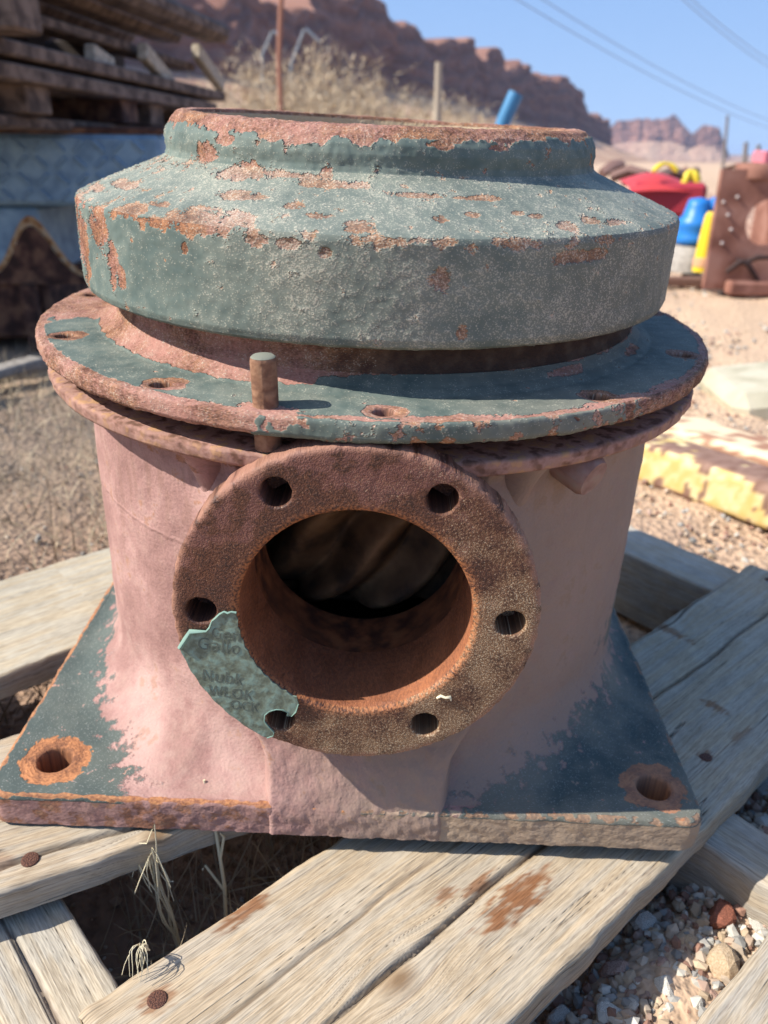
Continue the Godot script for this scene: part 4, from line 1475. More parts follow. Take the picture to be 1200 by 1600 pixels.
func build_left_stack() -> void:
	var blue := mottled("blue_steel", [Color(0.135, 0.225, 0.31), Color(0.18, 0.29, 0.385), Color(0.22, 0.34, 0.43)], 0.012, 0.5, 0.05, 0.6)
	var rust := mottled("dark_rust", [Color(0.035, 0.016, 0.012), Color(0.085, 0.040, 0.028), Color(0.16, 0.085, 0.05)], 0.012, 0.4, 0.1, 0.85)
	var ochre := mottled("ochre_rust", [Color(0.22, 0.10, 0.04), Color(0.40, 0.25, 0.12), Color(0.42, 0.33, 0.22)], 0.02, 0.3, 0.05, 0.85)
	# blue tread-plate steel box on a rusted stand
	var root := thing("steel_box", "blue steel box with raised tread plate lid on rusted legs", "steel box", Vector3(-1.15, yard_y(-1.15, -1.5), -1.5))
	var base_y := root.position.y
	var top := 0.398 - base_y
	put("upper_panel", solid(Transform3D(Basis(), Vector3(0.02, top - 0.078, -0.30)), Vector3(1.24, 0.156, 0.60), 0.01), blue, root)
	# raised treads in a herringbone on the front
	var b := Build.new()
	b.box(Transform3D(), Vector3(0.034, 0.009, 0.009), 0.0015)
	var tread := b.mesh(false)
	for j in 4:
		for i in 26:
			put("tread", tread, blue, root, Transform3D(Basis(Vector3.BACK, 0.75 if (i + j) % 2 == 0 else -0.75), Vector3(-0.56 + i * 0.046, top - 0.025 - j * 0.036, 0.0015)))
	put("lower_panel", solid(Transform3D(Basis(), Vector3(-0.15, top - 0.24, -0.33)), Vector3(0.94, 0.158, 0.60), 0.008), blue, root)
	put("top_rail", solid(Transform3D(Basis(), Vector3(0.05, top + 0.008, -0.03)), Vector3(1.20, 0.016, 0.05), 0.004), rust, root)
	put("lower_case", solid(Transform3D(Basis(), Vector3(-0.15, (top - 0.325) * 0.5 + 0.02, -0.33)), Vector3(0.92, top - 0.34, 0.58), 0.01), rust, root)
	# the flame-shaped patch where the blue has burnt off
	var patch := func(scale: float, z: float) -> ArrayMesh:
		var bb := Build.new()
		var pts := []
		for i in 25:
			var t := i / 24.0
			var x := lerpf(-0.17, 0.19, t)
			var y := 0.150 * exp(-pow((x + 0.0) / 0.075, 2.0)) - 0.005
			pts.append(Vector2(x * scale, y * scale))
		for i in 24:
			bb.quad_from(Vector3(0, 0, -1), Vector3(pts[i].x, pts[i].y, z), Vector3(pts[i + 1].x, pts[i + 1].y, z), Vector3(pts[i + 1].x, -0.02, z), Vector3(pts[i].x, -0.02, z))
		return bb.mesh(false)
	put("burnt_edge", patch.call(0.98, 0.0), ochre, root, Transform3D(Basis(), Vector3(0.30, top - 0.322, -0.0265)))
	put("burnt_patch", patch.call(0.82, 0.0), rust, root, Transform3D(Basis(), Vector3(0.30, top - 0.322, -0.0225)))
	for x in [-0.5, -0.2, 0.10, 0.28]:
		put("leg", solid(Transform3D(Basis(), Vector3(x, 0.085, -0.005)), Vector3(0.035, 0.17, 0.03), 0.004), ochre if x > 0.05 and x < 0.2 else rust, root)
	# dark pallets on the box
	var brown := mottled("dark_wood", [Color(0.055, 0.036, 0.028), Color(0.12, 0.083, 0.062), Color(0.20, 0.14, 0.105)], 0.01, 0.35, 0.08, 0.85)
	var pale := mottled("pale_wood", [Color(0.30, 0.25, 0.19), Color(0.47, 0.41, 0.32)], 0.02, 0.3, 0.05, 0.85)
	var shade := plain(Color(0.045, 0.034, 0.028), 0.9)  # near-black wood tone that paints the shade deep inside the stack
	var p0 := spot(0, 84, -1.15)
	var p1 := spot(352, 158, -2.55)
	var y0 := (p0.y + p1.y) * 0.5
	var a := (Vector3(p1.x, 0, p1.z) - Vector3(p0.x, 0, p0.z)).normalized()
	var left := Vector3(a.z, 0, -a.x)
	var bs := Basis(a, Vector3.UP, a.cross(Vector3.UP))
	var start := Vector3(p0.x, 0, p0.z) - a * 0.15
	var length := Vector2(p1.x - p0.x, p1.z - p0.z).length() + 0.15
	for deck in 2:
		var low := y0 if deck == 0 else 0.402
		var tall := 0.235 if deck == 0 else y0 - 0.402 - 0.012
		var o := thing("scrap_pallet", "dark brown pallet on top of the stack with pale slat ends" if deck == 0 else "dark lower pallet squeezed between steel box and upper pallet", "pallet", start)
		var n := 6
		for k in n:     # bottom boards along a, then the top boards
			var off := 0.045 + k * 0.145
			if deck == 0:
				put("bottom_board", solid(Transform3D(bs, a * (length * 0.5) + left * off + Vector3(0, low + 0.014, 0)), Vector3(length - 0.02 * (k % 3), 0.028, 0.095), 0.004), brown, o)
				put("top_board", solid(Transform3D(bs * Basis(Vector3.UP, 0.012 * ((k * 7) % 5 - 2)), a * (length * 0.5 + 0.02) + left * off + Vector3(0, low + tall - 0.03, 0)), Vector3(length + 0.03, 0.055, 0.10), 0.02), brown, o)
			else:
				put("bottom_board", solid(Transform3D(bs, a * (length * 0.5 - 0.1) + left * (off + 0.05) + Vector3(0, low + 0.013, 0)), Vector3(length - 0.3, 0.024, 0.09), 0.004), brown, o)
				put("top_board", solid(Transform3D(bs, a * (length * 0.5 - 0.05) + left * off + Vector3(0, low + tall - 0.015, 0)), Vector3(length - 0.12, 0.03, 0.10), 0.004), brown, o)
		# stringers across, deep in the shade, and pale braces in the upper one
		var spots := [0.30, 0.62, 0.97] if deck == 0 else [0.2, 0.5, 0.62, 0.92]
		for k in spots.size():
			if deck == 0:
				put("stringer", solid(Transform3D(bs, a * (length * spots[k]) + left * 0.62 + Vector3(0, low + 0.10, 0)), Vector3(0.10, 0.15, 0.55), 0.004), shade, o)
				put("middle_board", solid(Transform3D(bs, a * (length * 0.5) + left * (0.12 + 0.13 * k) + Vector3(0, low + 0.10 + 0.03 * k, 0)), Vector3(length * 0.95, 0.022, 0.07), 0.004), brown, o)
			else:
				put("stringer", solid(Transform3D(bs, a * (length * spots[k]) + left * 0.42 + Vector3(0, low + tall * 0.5, 0)), Vector3(0.10, maxf(0.02, tall - 0.055), 0.80), 0.004), brown if k != 1 else rust, o)
		if deck == 0:
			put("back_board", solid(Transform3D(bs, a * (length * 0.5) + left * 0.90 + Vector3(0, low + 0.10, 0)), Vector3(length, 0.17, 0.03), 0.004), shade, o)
			for q in [[140, 84, 172, 106], [222, 79, 262, 126], [306, 79, 345, 134]]:
				var s := on_side(q[0], q[1], p0, left, 0.05)
				var e := on_side(q[2], q[3], p0, left, 0.05)
				var d := (e - s).normalized()
				put("brace", solid(Transform3D(Basis(d, d.cross(left).normalized(), left), (s + e) * 0.5 - start), Vector3((e - s).length(), 0.045, 0.03), 0.004), pale, o)
	# upright block at the near end of the upper pallet
	var c := spot(8, 25, -1.12)
	tag(put("wood_block", solid(Transform3D(bs, Vector3(c.x, y0 + 0.028 + 0.075, c.z)), Vector3(0.10, 0.15, 0.09), 0.006), brown), "stubby dark wood block standing on the upper scrap pallet", "wood block")
	# blue drum that shows between the pallets
	b = Build.new()
	var dp := spot(200, 175, -3.0)
	b.lathe([Vector2(0.0001, 0.0), Vector2(0.28, 0.0), Vector2(0.285, 0.02), Vector2(0.28, 0.04), Vector2(0.28, 0.28), Vector2(0.287, 0.30), Vector2(0.28, 0.32), Vector2(0.28, 0.62), Vector2(0.285, 0.64), Vector2(0.0001, 0.64)], 40, Transform3D(Basis(), Vector3(dp.x, yard_y(dp.x, dp.z), dp.z)), true)
	tag(put("blue_drum", b.mesh(), plain(Color(0.035, 0.13, 0.36), 0.45)), "bright blue drum half hidden behind the stacked pallets", "drum")
	# loose grey laths lying at the foot of the box
	var lath := mottled("grey_lath", [Color(0.17, 0.15, 0.13), Color(0.27, 0.245, 0.215)], 0.02, 0.25, 0.05, 0.9)
	var nth := ["upper", "middle", "lowest"]
	var ends := [[-1.02, -1.10, -0.76, -1.24], [-0.90, -1.00, -0.70, -1.17], [-0.80, -0.86, -0.70, -1.10]]
	for k in 3:
		var q: Array = ends[k]
		var s := Vector3(q[0], 0, q[1])
		var e := Vector3(q[2], 0, q[3])
		s += (s - e) * 0.4
		var d := e - s
		var flat := Vector3(d.x, 0, d.z).normalized()
		var yy := yard_y((s.x + e.x) * 0.5, (s.z + e.z) * 0.5) + 0.030 + 0.012 * k
		var lb := Basis(flat, Vector3.UP, flat.cross(Vector3.UP))
		tag(put("lath", solid(Transform3D(lb, Vector3((s.x + e.x) * 0.5, yy, (s.z + e.z) * 0.5)), Vector3(d.length(), 0.018, 0.045), 0.003), lath), "grey weathered lath below the blue box, %s of three" % nth[k], "lath", "laths below the blue box")

func build_right_scrap() -> void:
	# yellow box beam with flaking paint
	var r := RandomNumberGenerator.new()
	var yel := Color(0.52, 0.37, 0.13)
	var a := spot(985, 700, -0.80)
	var g0 := Vector3(0.265, 0, -0.80)
	var g1 := Vector3(0.740, 0, -0.105)
	var dir := (g1 - g0).normalized()
	var bs := Basis(dir, Vector3.UP, -dir.cross(Vector3.UP) * -1.0)
	var o := thing("box_beam", "rusted steel box beam with flaking yellow paint on its side", "steel beam", (g0 + g1) * 0.5 - bs.z * 0.036 + Vector3(0, yard_y(0.5, -0.45) + 0.002, 0))
	o.transform.basis = bs
	var nz := noise(501, 9.0, 4)
	var nz2 := noise(502, 40.0, 3)
	var b := Build.new()
	b.colored = true
	# cross-section of a hollow section with round corners, 0.10 wide and 0.115 high
	var cross := PackedVector2Array()
	var hw := 0.036
	var ht := 0.066
	for c in [[hw, 0.0, -90.0], [hw, ht, 0.0], [-hw, ht, 90.0], [-hw, 0.0, 180.0]]:
		for k in 5:
			var g := deg_to_rad(c[2] + k * 22.5)
			cross.append(Vector2(c[0] - signf(c[0]) * 0.013 + 0.013 * cos(g), c[1] + (0.013 if c[1] == 0.0 else -0.013) + 0.013 * sin(g)))
	var dense := PackedVector2Array()
	for i in cross.size():
		var p := cross[i]; var q := cross[(i + 1) % cross.size()]
		var n := maxi(1, int((q - p).length() / 0.006))
		for k in n: dense.append(p.lerp(q, float(k) / n))
	dense.append(cross[0])
	var L := 0.90
	var nl := 150
	for i in nl + 1:
		var x := -L * 0.5 + L * i / nl
		for q in dense:
			var k := nz.get_noise_3d(x * 1.6, q.y * 1.0, q.x) + 0.5 * nz2.get_noise_3d(x, q.y * 0.35, q.x)
			var front := q.x > hw - 0.004
			var paint := -1.0
			if front: paint = k + 0.34 - 16.0 * maxf(0.0, 0.016 - q.y) - 22.0 * maxf(0.0, q.y - 0.048)
			elif q.y > ht - 0.01: paint = k - 0.34
			var c := Color(0.16, 0.085, 0.06).lerp(Color(0.26, 0.16, 0.12), clampf(0.5 + nz2.get_noise_3d(x * 2.0, q.y, q.x), 0.0, 1.0))
			if paint > 0.0: c = yel.lerp(Color(0.62, 0.52, 0.30), clampf(0.4 + 1.2 * nz2.get_noise_3d(x, q.y, q.x + 3.0), 0.0, 1.0))
			b.tint = c
			b.add(Vector3(x, q.y, q.x), Vector2.ZERO)
	b.grid(0, dense.size(), nl + 1, true)
	for e in [-1.0, 1.0]:
		var c := b.add(Vector3(e * L * 0.5, ht * 0.5, 0))
		for i in dense.size() - 1:
			b.tri_from(Vector3(0, ht * 0.5, 0), b.v[c], Vector3(e * L * 0.5, dense[i].y, dense[i].x), Vector3(e * L * 0.5, dense[i + 1].y, dense[i + 1].x))
	var vm := plain(Color(1, 1, 1), 0.8)
	vm.vertex_color_use_as_albedo = true
	put("beam_body", b.mesh(), vm, o)
	# second beam lying behind it, pale with streaks
	b = Build.new()
	b.colored = true
	nl = 90
	for i in nl + 1:
		var x := -0.6 + 1.2 * i / nl
		for q in dense:
			var k := nz.get_noise_3d(x * 2.0 + 7.0, q.y * 3.0, q.x * 5.0) + 0.4 * nz2.get_noise_3d(x + 3.0, q.y, q.x)
			b.tint = Color(0.62, 0.50, 0.33) if k > -0.08 else Color(0.30, 0.16, 0.10)
			b.add(Vector3(x, q.y * 0.9, q.x * 1.4), Vector2.ZERO)
	b.grid(0, dense.size(), nl + 1, true)
	var o2 := put("painted_beam", b.mesh(), vm, null, Transform3D(bs, (g0 + g1) * 0.5 - bs.z * 0.155 + Vector3(0.02, yard_y(0.6, -0.5) + 0.002, 0)))
	tag(o2, "cream painted beam with rust streaks lying behind the yellow one", "steel beam")
	# low cream block with a worn top, tipped up at its right end
	var cb := Basis(Vector3.BACK, 0.13) * Basis(Vector3.UP, -0.04)
	tag(put("cream_block", solid(Transform3D(cb, Vector3(1.26, yard_y(1.2, -1.1) + 0.056, -1.06)), Vector3(1.12, 0.130, 0.26), 0.025), mottled("cream", [Color(0.33, 0.30, 0.21), Color(0.40, 0.365, 0.265), Color(0.45, 0.41, 0.31)], 0.012, 0.6, 0.0, 0.7)), "long low cream block tipped up behind the yellow beam", "block")
	# rusted plate housing with a round window
	var red := mottled("red_rust", [Color(0.16, 0.067, 0.048), Color(0.24, 0.11, 0.080), Color(0.30, 0.155, 0.118)], 0.008, 0.8, 0.06, 0.8)
	var dark := mottled("dark_rust", [], 0.01, 0.4)
	var z := -2.5
	var tl := spot(1100, 264, z)
	var bl := spot(1118, 452, z)
	var W := 0.95
	var H := tl.y - bl.y
	var ho := thing("plate_housing", "rusted red-brown steel housing with a round window in its face", "housing", Vector3(bl.x, bl.y, z))
	var csg := CSGCombiner3D.new()
	var hole := spot(1200, 348, z)
	var plate := CSGBox3D.new()
	plate.size = Vector3(W, H, 0.024)
	plate.position = Vector3(W * 0.5 - 0.045, H * 0.5, -0.012)
	csg.add_child(plate)
	var cut := CSGCylinder3D.new()
	cut.radius = 0.078
	cut.height = 0.3
	cut.sides = 40
	cut.rotation.x = PI / 2
	cut.position = Vector3(hole.x - bl.x, hole.y - bl.y, 0)
	cut.operation = CSGShape3D.OPERATION_SUBTRACTION
	csg.add_child(cut)
	csg.name = "face_plate"
	csg.material_override = red
	ho.add_child(csg)
	put("side_case", solid(Transform3D(Basis(), Vector3(W * 0.5 + 0.16, H * 0.46, -0.28)), Vector3(W * 0.72, H * 0.88, 0.40), 0.01), red, ho)
	b = Build.new()
	b.lathe([Vector2(0.060, 0.0), Vector2(0.075, 0.0), Vector2(0.075, 0.05), Vector2(0.060, 0.05), Vector2(0.060, 0.0)], 30, Transform3D(Basis(), Vector3(0.10, H - 0.03, -0.05)), true)
	put("top_ring", b.mesh(), red, ho)
	b = Build.new()
	b.tube(PackedVector3Array([Vector3(0.0, H + 0.0, -0.1), Vector3(0.06, H + 0.015, -0.1), Vector3(0.12, H + 0.015, -0.1), Vector3(0.18, H, -0.1)]), PackedFloat32Array([0.006, 0.007, 0.007, 0.006]), 8)
	put("top_handle", b.mesh(), dark, ho)
	var bolt := Build.new()
	bolt.lathe([Vector2(0.0001, 0.008), Vector2(0.005, 0.005), Vector2(0.0065, 0.0)], 12, Transform3D(Basis(Vector3.RIGHT, PI / 2), Vector3.ZERO))
	var bm := bolt.mesh()
	for q in [[1130, 316], [1137, 336], [1142, 359], [1128, 380], [1152, 308]]:
		var s := spot(q[0], q[1], z)
		put("bolt", bm, plain(Color(0.36, 0.31, 0.30), 0.7), ho, Transform3D(Basis(), Vector3(s.x - bl.x, s.y - bl.y, 0.001)))
	b = Build.new()
	for q in [[1135, 425, 1170, 405], [1150, 405, 1185, 440], [1160, 412, 1205, 402]]:
		var s := spot(q[0], q[1], z + 0.03) - ho.position
		var e := spot(q[2], q[3], z + 0.03) - ho.position
		b = Build.new()
		b.tube(PackedVector3Array([s, s.lerp(e, 0.4) + Vector3(0, 0.015, 0.02), e]), PackedFloat32Array([0.008, 0.010, 0.007]), 8)
		put("linkage", b.mesh(), plain(Color(0.045, 0.025, 0.022), 0.8), ho)
	put("sill_bar", solid(Transform3D(Basis(), Vector3(W * 0.5, 0.01, 0.03)), Vector3(W * 0.94, 0.05, 0.06), 0.008), red, ho)
	for x in [0.08, 0.7]:
		put("skid", solid(Transform3D(Basis(), Vector3(x, -0.03, -0.25)), Vector3(0.08, 0.05, 0.5), 0.006), plain(Color(0.05, 0.035, 0.03), 0.9), ho)

	# blue valve body on a grey footing
	var vz := -3.0
	var vb := spot(1078, 412, vz)
	var vt := spot(1078, 308, vz)
	var vh := vt.y - vb.y
	var vo := thing("blue_valve", "round blue valve body standing on a grey footing", "valve", vb)
	b = Build.new()
	b.lathe([Vector2(0.066, 0.30 * vh), Vector2(0.082, 0.34 * vh), Vector2(0.078, 0.42 * vh), Vector2(0.070, 0.50 * vh), Vector2(0.080, 0.56 * vh), Vector2(0.080, 0.66 * vh), Vector2(0.058, 0.72 * vh), Vector2(0.048, 0.88 * vh), Vector2(0.040, 0.97 * vh), Vector2(0.0001, 1.0 * vh)], 32, Transform3D(), false)
	put("valve_body", b.mesh(), plain(Color(0.020, 0.165, 0.50), 0.4), vo)
	b = Build.new()
	b.tube(PackedVector3Array([Vector3(0.02, 0.80 * vh, 0), Vector3(0.075, 0.90 * vh, 0.01)]), PackedFloat32Array([0.032, 0.034]), 16)
	put("outlet", b.mesh(), plain(Color(0.020, 0.165, 0.50), 0.4), vo)
	b = Build.new()
	b.lathe([Vector2(0.082, -0.03), Vector2(0.080, 0.0), Vector2(0.074, 0.28 * vh), Vector2(0.0001, 0.31 * vh)], 28)
	put("footing", b.mesh(), mottled("concrete", [Color(0.24, 0.22, 0.20), Color(0.36, 0.34, 0.31)], 0.02, 0.3, 0.05), vo)
	# yellow tapered post beside it
	var yb := spot(1099, 416, -2.85)
	var yt := spot(1096, 331, -2.85)
	var yo := thing("yellow_post", "bright yellow tapered post beside the blue valve", "post", yb)
	b = Build.new()
	var yh := yt.y - yb.y
	b.lathe([Vector2(0.042, -0.02), Vector2(0.040, 0.06 * yh), Vector2(0.034, 0.5 * yh), Vector2(0.024, 0.93 * yh), Vector2(0.016, 1.0 * yh), Vector2(0.0001, 1.0 * yh)], 24)
	put("post_body", b.mesh(), plain(Color(0.66, 0.47, 0.02), 0.5), yo)
	b = Build.new()
	b.lathe([Vector2(0.043, 0.0), Vector2(0.0425, 0.16 * yh), Vector2(0.039, 0.17 * yh)], 24)
	put("worn_foot", b.mesh(), plain(Color(0.55, 0.30, 0.16), 0.7), yo)
	# red painted cowl of a machine, on dark framework
	var rz := -3.6
	var rc := spot(1030, 300, rz)
	var gy := yard_y(rc.x, rc.z)
	var ro := thing("red_cowl", "red painted machine cowl resting on dark framework", "machine cowl", Vector3(rc.x, gy, rz))
	var nose := Build.new()
	var hgt := rc.y - gy
	for j in 9:
		for i in 17:
			var u := i / 16.0
			var v := j / 8.0
			var x := lerpf(-0.17, 0.18, u)
			var up := 0.05 * sin(PI * clampf(u * 1.15, 0.0, 1.0)) * (1.0 - 0.25 * u)
			nose.add(Vector3(x, hgt + 0.045 + up * cos((v - 0.35) * 2.2) - 0.10 * v * v * 0.4, -0.12 + 0.26 * v))
	nose.grid(0, 17, 9)
	put("cowl_top", nose.mesh(), plain(Color(0.46, 0.045, 0.045), 0.45), ro)
	put("cowl_side", solid(Transform3D(Basis(Vector3.UP, -0.2), Vector3(0.02, hgt - 0.03, 0.06)), Vector3(0.34, 0.15, 0.12), 0.02), plain(Color(0.33, 0.03, 0.045), 0.5), ro)
	put("frame", solid(Transform3D(Basis(), Vector3(0.0, hgt * 0.38, 0.0)), Vector3(0.30, hgt * 0.7, 0.2), 0.01), plain(Color(0.10, 0.06, 0.05), 0.8), ro)
	# yellow looped hoses above it
	for q in [[1068, 292, 1078, 262, 1090, 285, 0.016, "twisted yellow strap standing beside the red cowl"], [1020, 268, 1040, 258, 1058, 268, 0.010, "dull yellow bar lying on scrap behind the red cowl"]]:
		var s := spot(q[0], q[1], -3.5); var m := spot(q[2], q[3], -3.52); var e := spot(q[4], q[5], -3.5)
		b = Build.new()
		var pts := PackedVector3Array(); var rad := PackedFloat32Array()
		for i in 13:
			var t := i / 12.0
			pts.append(s.lerp(m, t).lerp(m.lerp(e, t), t) + Vector3(0, 0.02 * sin(t * PI), 0)); rad.append(q[6] * (1.0 + 0.3 * sin(t * 9.0)))
		b.tube(pts, rad, 8)
		tag(put("yellow_strap" if q[6] > 0.012 else "yellow_bar", b.mesh(), plain(Color(0.66, 0.50, 0.04), 0.5)), q[8 - 1], "strap" if q[6] > 0.012 else "bar")
	# heap of dark scrap on the skyline
	r.seed = 77
	var what := ["bent dark pipe", "short dark angle iron", "dark flat bar", "dark crooked rod", "dark square tube", "dark rusty elbow", "dark channel iron", "dark round stub", "dark strip of plate"]
	for i in 9:
		var px := 940.0 + i * 16.0
		var s := spot(px, 268 + r.randf() * 14.0, -4.2)
		var e := s + Vector3(r.randf_range(0.10, 0.22), r.randf_range(-0.06, 0.05), r.randf_range(-0.1, 0.1))
		b = Build.new()
		b.tube(PackedVector3Array([s, s.lerp(e, 0.5) + Vector3(0, r.randf_range(-0.02, 0.04), 0), e]), PackedFloat32Array([0.03, 0.035, 0.025]), 6 if i % 2 else 4)
		tag(put("scrap_piece", b.mesh(), plain(Color(0.09, 0.06, 0.055).lerp(Color(0.22, 0.12, 0.10), r.randf()), 0.8)), "%s on the heap by the red cowl, %s from the left" % [what[i], ["first", "second", "third", "fourth", "fifth", "sixth", "seventh", "eighth", "ninth"][i]], "scrap metal", "dark scrap on the skyline")
	# berm that carries the scrap heap
	b = Build.new()
	var nb := noise(505, 3.0, 3)
	for j in 15:
		for i in 41:
			var x := lerpf(0.2, 3.2, i / 40.0)
			var zz := lerpf(-3.4, -5.6, j / 14.0)
			var hgt2 := (0.30 * sin(PI * j / 14.0)) * smoothstep(0.0, 0.1, i / 40.0) * smoothstep(1.0, 0.9, i / 40.0)
			b.add(Vector3(x, yard_y(x, zz) - 0.02 + hgt2 + 0.03 * nb.get_noise_2d(x, zz), zz))
	b.grid(0, 41, 15)
	tag(put("dirt_berm", b.mesh(), mottled("berm", [Color(0.27, 0.15, 0.11), Color(0.38, 0.24, 0.17), Color(0.44, 0.32, 0.24)], 0.02, 0.5, 0.5, 0.95)), "low berm of reddish dirt behind the scrap", "", "", "structure")
	# rail lying in front of the valve
	var s2 := spot(1030, 425, -2.75)
	tag(put("steel_rail", solid(frame(Vector3(s2.x + 0.08, yard_y(s2.x, -2.75) + 0.025, -2.75), -6.0), Vector3(0.55, 0.035, 0.06), 0.006), plain(Color(0.14, 0.075, 0.055), 0.8)), "brown steel rail lying on the ground before the blue valve", "rail")
	# blue pipe end that rises behind the casing
	var bp := spot(797, 165, -3.2)
	b = Build.new()
	b.tube(PackedVector3Array([bp + Vector3(-0.25, -0.85, 0), bp + Vector3(-0.02, -0.05, 0), bp + Vector3(0.022, 0.045, 0)]), PackedFloat32Array([0.028, 0.030, 0.032]), 18)
	var po := put("blue_pipe", b.mesh(), plain(Color(0.05, 0.19, 0.36), 0.5))
	tag(po, "leaning blue pipe whose end shows above the casing's rim", "pipe")

func build_far() -> void:
	# posts and bent pipes among the brush
	var wood := plain(Color(0.33, 0.28, 0.22), 0.9)
	var s := spot(684, 172, -9.0)
	var e := spot(686, 97, -9.0)
	var g := Vector3(s.x, yard_y(s.x, s.z), s.z)
	var b := Build.new()
	b.tube(PackedVector3Array([g, s, e]), PackedFloat32Array([0.045, 0.042, 0.038]), 10)
	tag(put("fence_post", b.mesh(), wood), "grey wooden fence post in front of the red slope", "post")
	s = spot(436, 92, -11.0)
	e = spot(442, -60, -11.0)
	b = Build.new()
	b.tube(PackedVector3Array([Vector3(s.x, yard_y(s.x, s.z), s.z), s, e]), PackedFloat32Array([0.038, 0.034, 0.034]), 10)
	tag(put("brown_pole", b.mesh(), plain(Color(0.27, 0.13, 0.09), 0.9)), "tall rusty brown pole rising out of the dry brush", "pole")
	for q in [[455, 100, 478, 45, 500, 66, "larger pale bent pipe right of the brown pole"], [410, 85, 428, 48, 440, 62, "smaller pale bent pipe left of the brown pole"]]:
		var z := -14.5
		var p0 := spot(q[0], q[1], z); var p1 := spot(q[2], q[3], z); var p2 := spot(q[4], q[5], z)
		b = Build.new()
		b.tube(PackedVector3Array([Vector3(p0.x - 0.06, yard_y(p0.x, p0.z), p0.z), p0, p1 - Vector3(0.03, 0.02, 0), p1, p2]), PackedFloat32Array([0.022, 0.022, 0.022, 0.022, 0.022]), 8)
		tag(put("bent_pipe", b.mesh(), plain(Color(0.22, 0.25, 0.28), 0.6)), q[6], "pipe")
	# poles by the skyline on the right
	for q in [[1131, 250, 1137, 180, -26.0, 0.05, "tallest slim pole on the right skyline"], [1163, 252, 1166, 222, -30.0, 0.09, "short thick post on the right skyline, left of a pair"], [1181, 253, 1186, 226, -30.0, 0.09, "short thick post on the right skyline, right of a pair"]]:
		var p0 := spot(q[0], q[1], q[4]); var p1 := spot(q[2], q[3], q[4])
		b = Build.new()
		b.tube(PackedVector3Array([Vector3(p0.x, yard_y(p0.x, p0.z), p0.z), p0, p1]), PackedFloat32Array([q[5], q[5], q[5] * 0.8]), 8)
		tag(put("utility_pole", b.mesh(), plain(Color(0.17, 0.15, 0.14), 0.9)), q[6], "pole")
	var pb := spot(1196, 246, -14.0)
	tag(put("pink_crate", solid(frame(Vector3(pb.x, (pb.y + yard_y(pb.x, pb.z)) * 0.5 + 0.05, pb.z), 20), Vector3(0.30, pb.y - yard_y(pb.x, pb.z) + 0.10, 0.3), 0.02), plain(Color(0.50, 0.16, 0.20), 0.6)), "small pink box at the right edge behind the housing", "box")
	# power lines across the sky
	for q in [[760, -30, 1260, 218, "upper of two power lines descending to the right"], [790, -38, 1260, 206, "lower of two power lines descending to the right"], [1060, -20, 1290, 128, "power line crossing the upper right corner, higher one"], [1040, -26, 1290, 142, "power line crossing the upper right corner, lower one"]]:
		var p0 := spot(q[0], q[1], -16.0)
		var p1 := spot(q[2], q[3], -34.0)
		var pts := PackedVector3Array(); var rad := PackedFloat32Array()
		for i in 33:
			var t := lerpf(-0.15, 1.25, i / 32.0)
			pts.append(p0.lerp(p1, t) - Vector3(0, 1.2 * (t * (1.0 - t)) , 0)); rad.append(0.008)
		b = Build.new()
		b.tube(pts, rad, 6)
		tag(put("power_line", b.mesh(), plain(Color(0.20, 0.24, 0.30), 0.6)), q[4], "power line")
	build_brush()
	build_cliffs()

func bush_mesh(seed_: int) -> ArrayMesh:
	var r := RandomNumberGenerator.new()
	r.seed = seed_
	var b := Build.new()
	b.colored = true
	var stems := 46
	for i in stems:
		var a := r.randf() * TAU
		var out := r.randf_range(0.15, 0.75)
		var h := r.randf_range(0.45, 1.0) * (1.15 - 0.5 * out)
		var p := Vector3(cos(a), 0, sin(a)) * 0.06
		var tip := Vector3(cos(a) * out, h, sin(a) * out)
		for j in 42:
			var t := r.randf_range(0.12, 1.0)
			var q := p.lerp(tip, t) + Vector3(r.randfn(), r.randfn(), r.randfn()) * 0.05
			var d := (Vector3(r.randfn(), r.randf_range(0.1, 1.4), r.randfn()) + (tip - p) * 0.6).normalized() * r.randf_range(0.05, 0.16)
			var w := d.cross(Vector3(r.randfn(), r.randfn(), r.randfn())).normalized() * r.randf_range(0.003, 0.007)
			b.tint = Color(0.40, 0.31, 0.20).lerp(Color(0.60, 0.50, 0.35), r.randf()).lerp(Color(0.30, 0.20, 0.13), r.randf() * 0.4)
			b.tri(b.add(q - w), b.add(q + w), b.add(q + d))
		b.tint = Color(0.28, 0.20, 0.14)
		var k := b.add(p); var k1 := b.add(p + Vector3(0.015, 0, 0.01)); var k2 := b.add(tip)
		b.tri(k, k1, k2)
	return b.mesh(false)

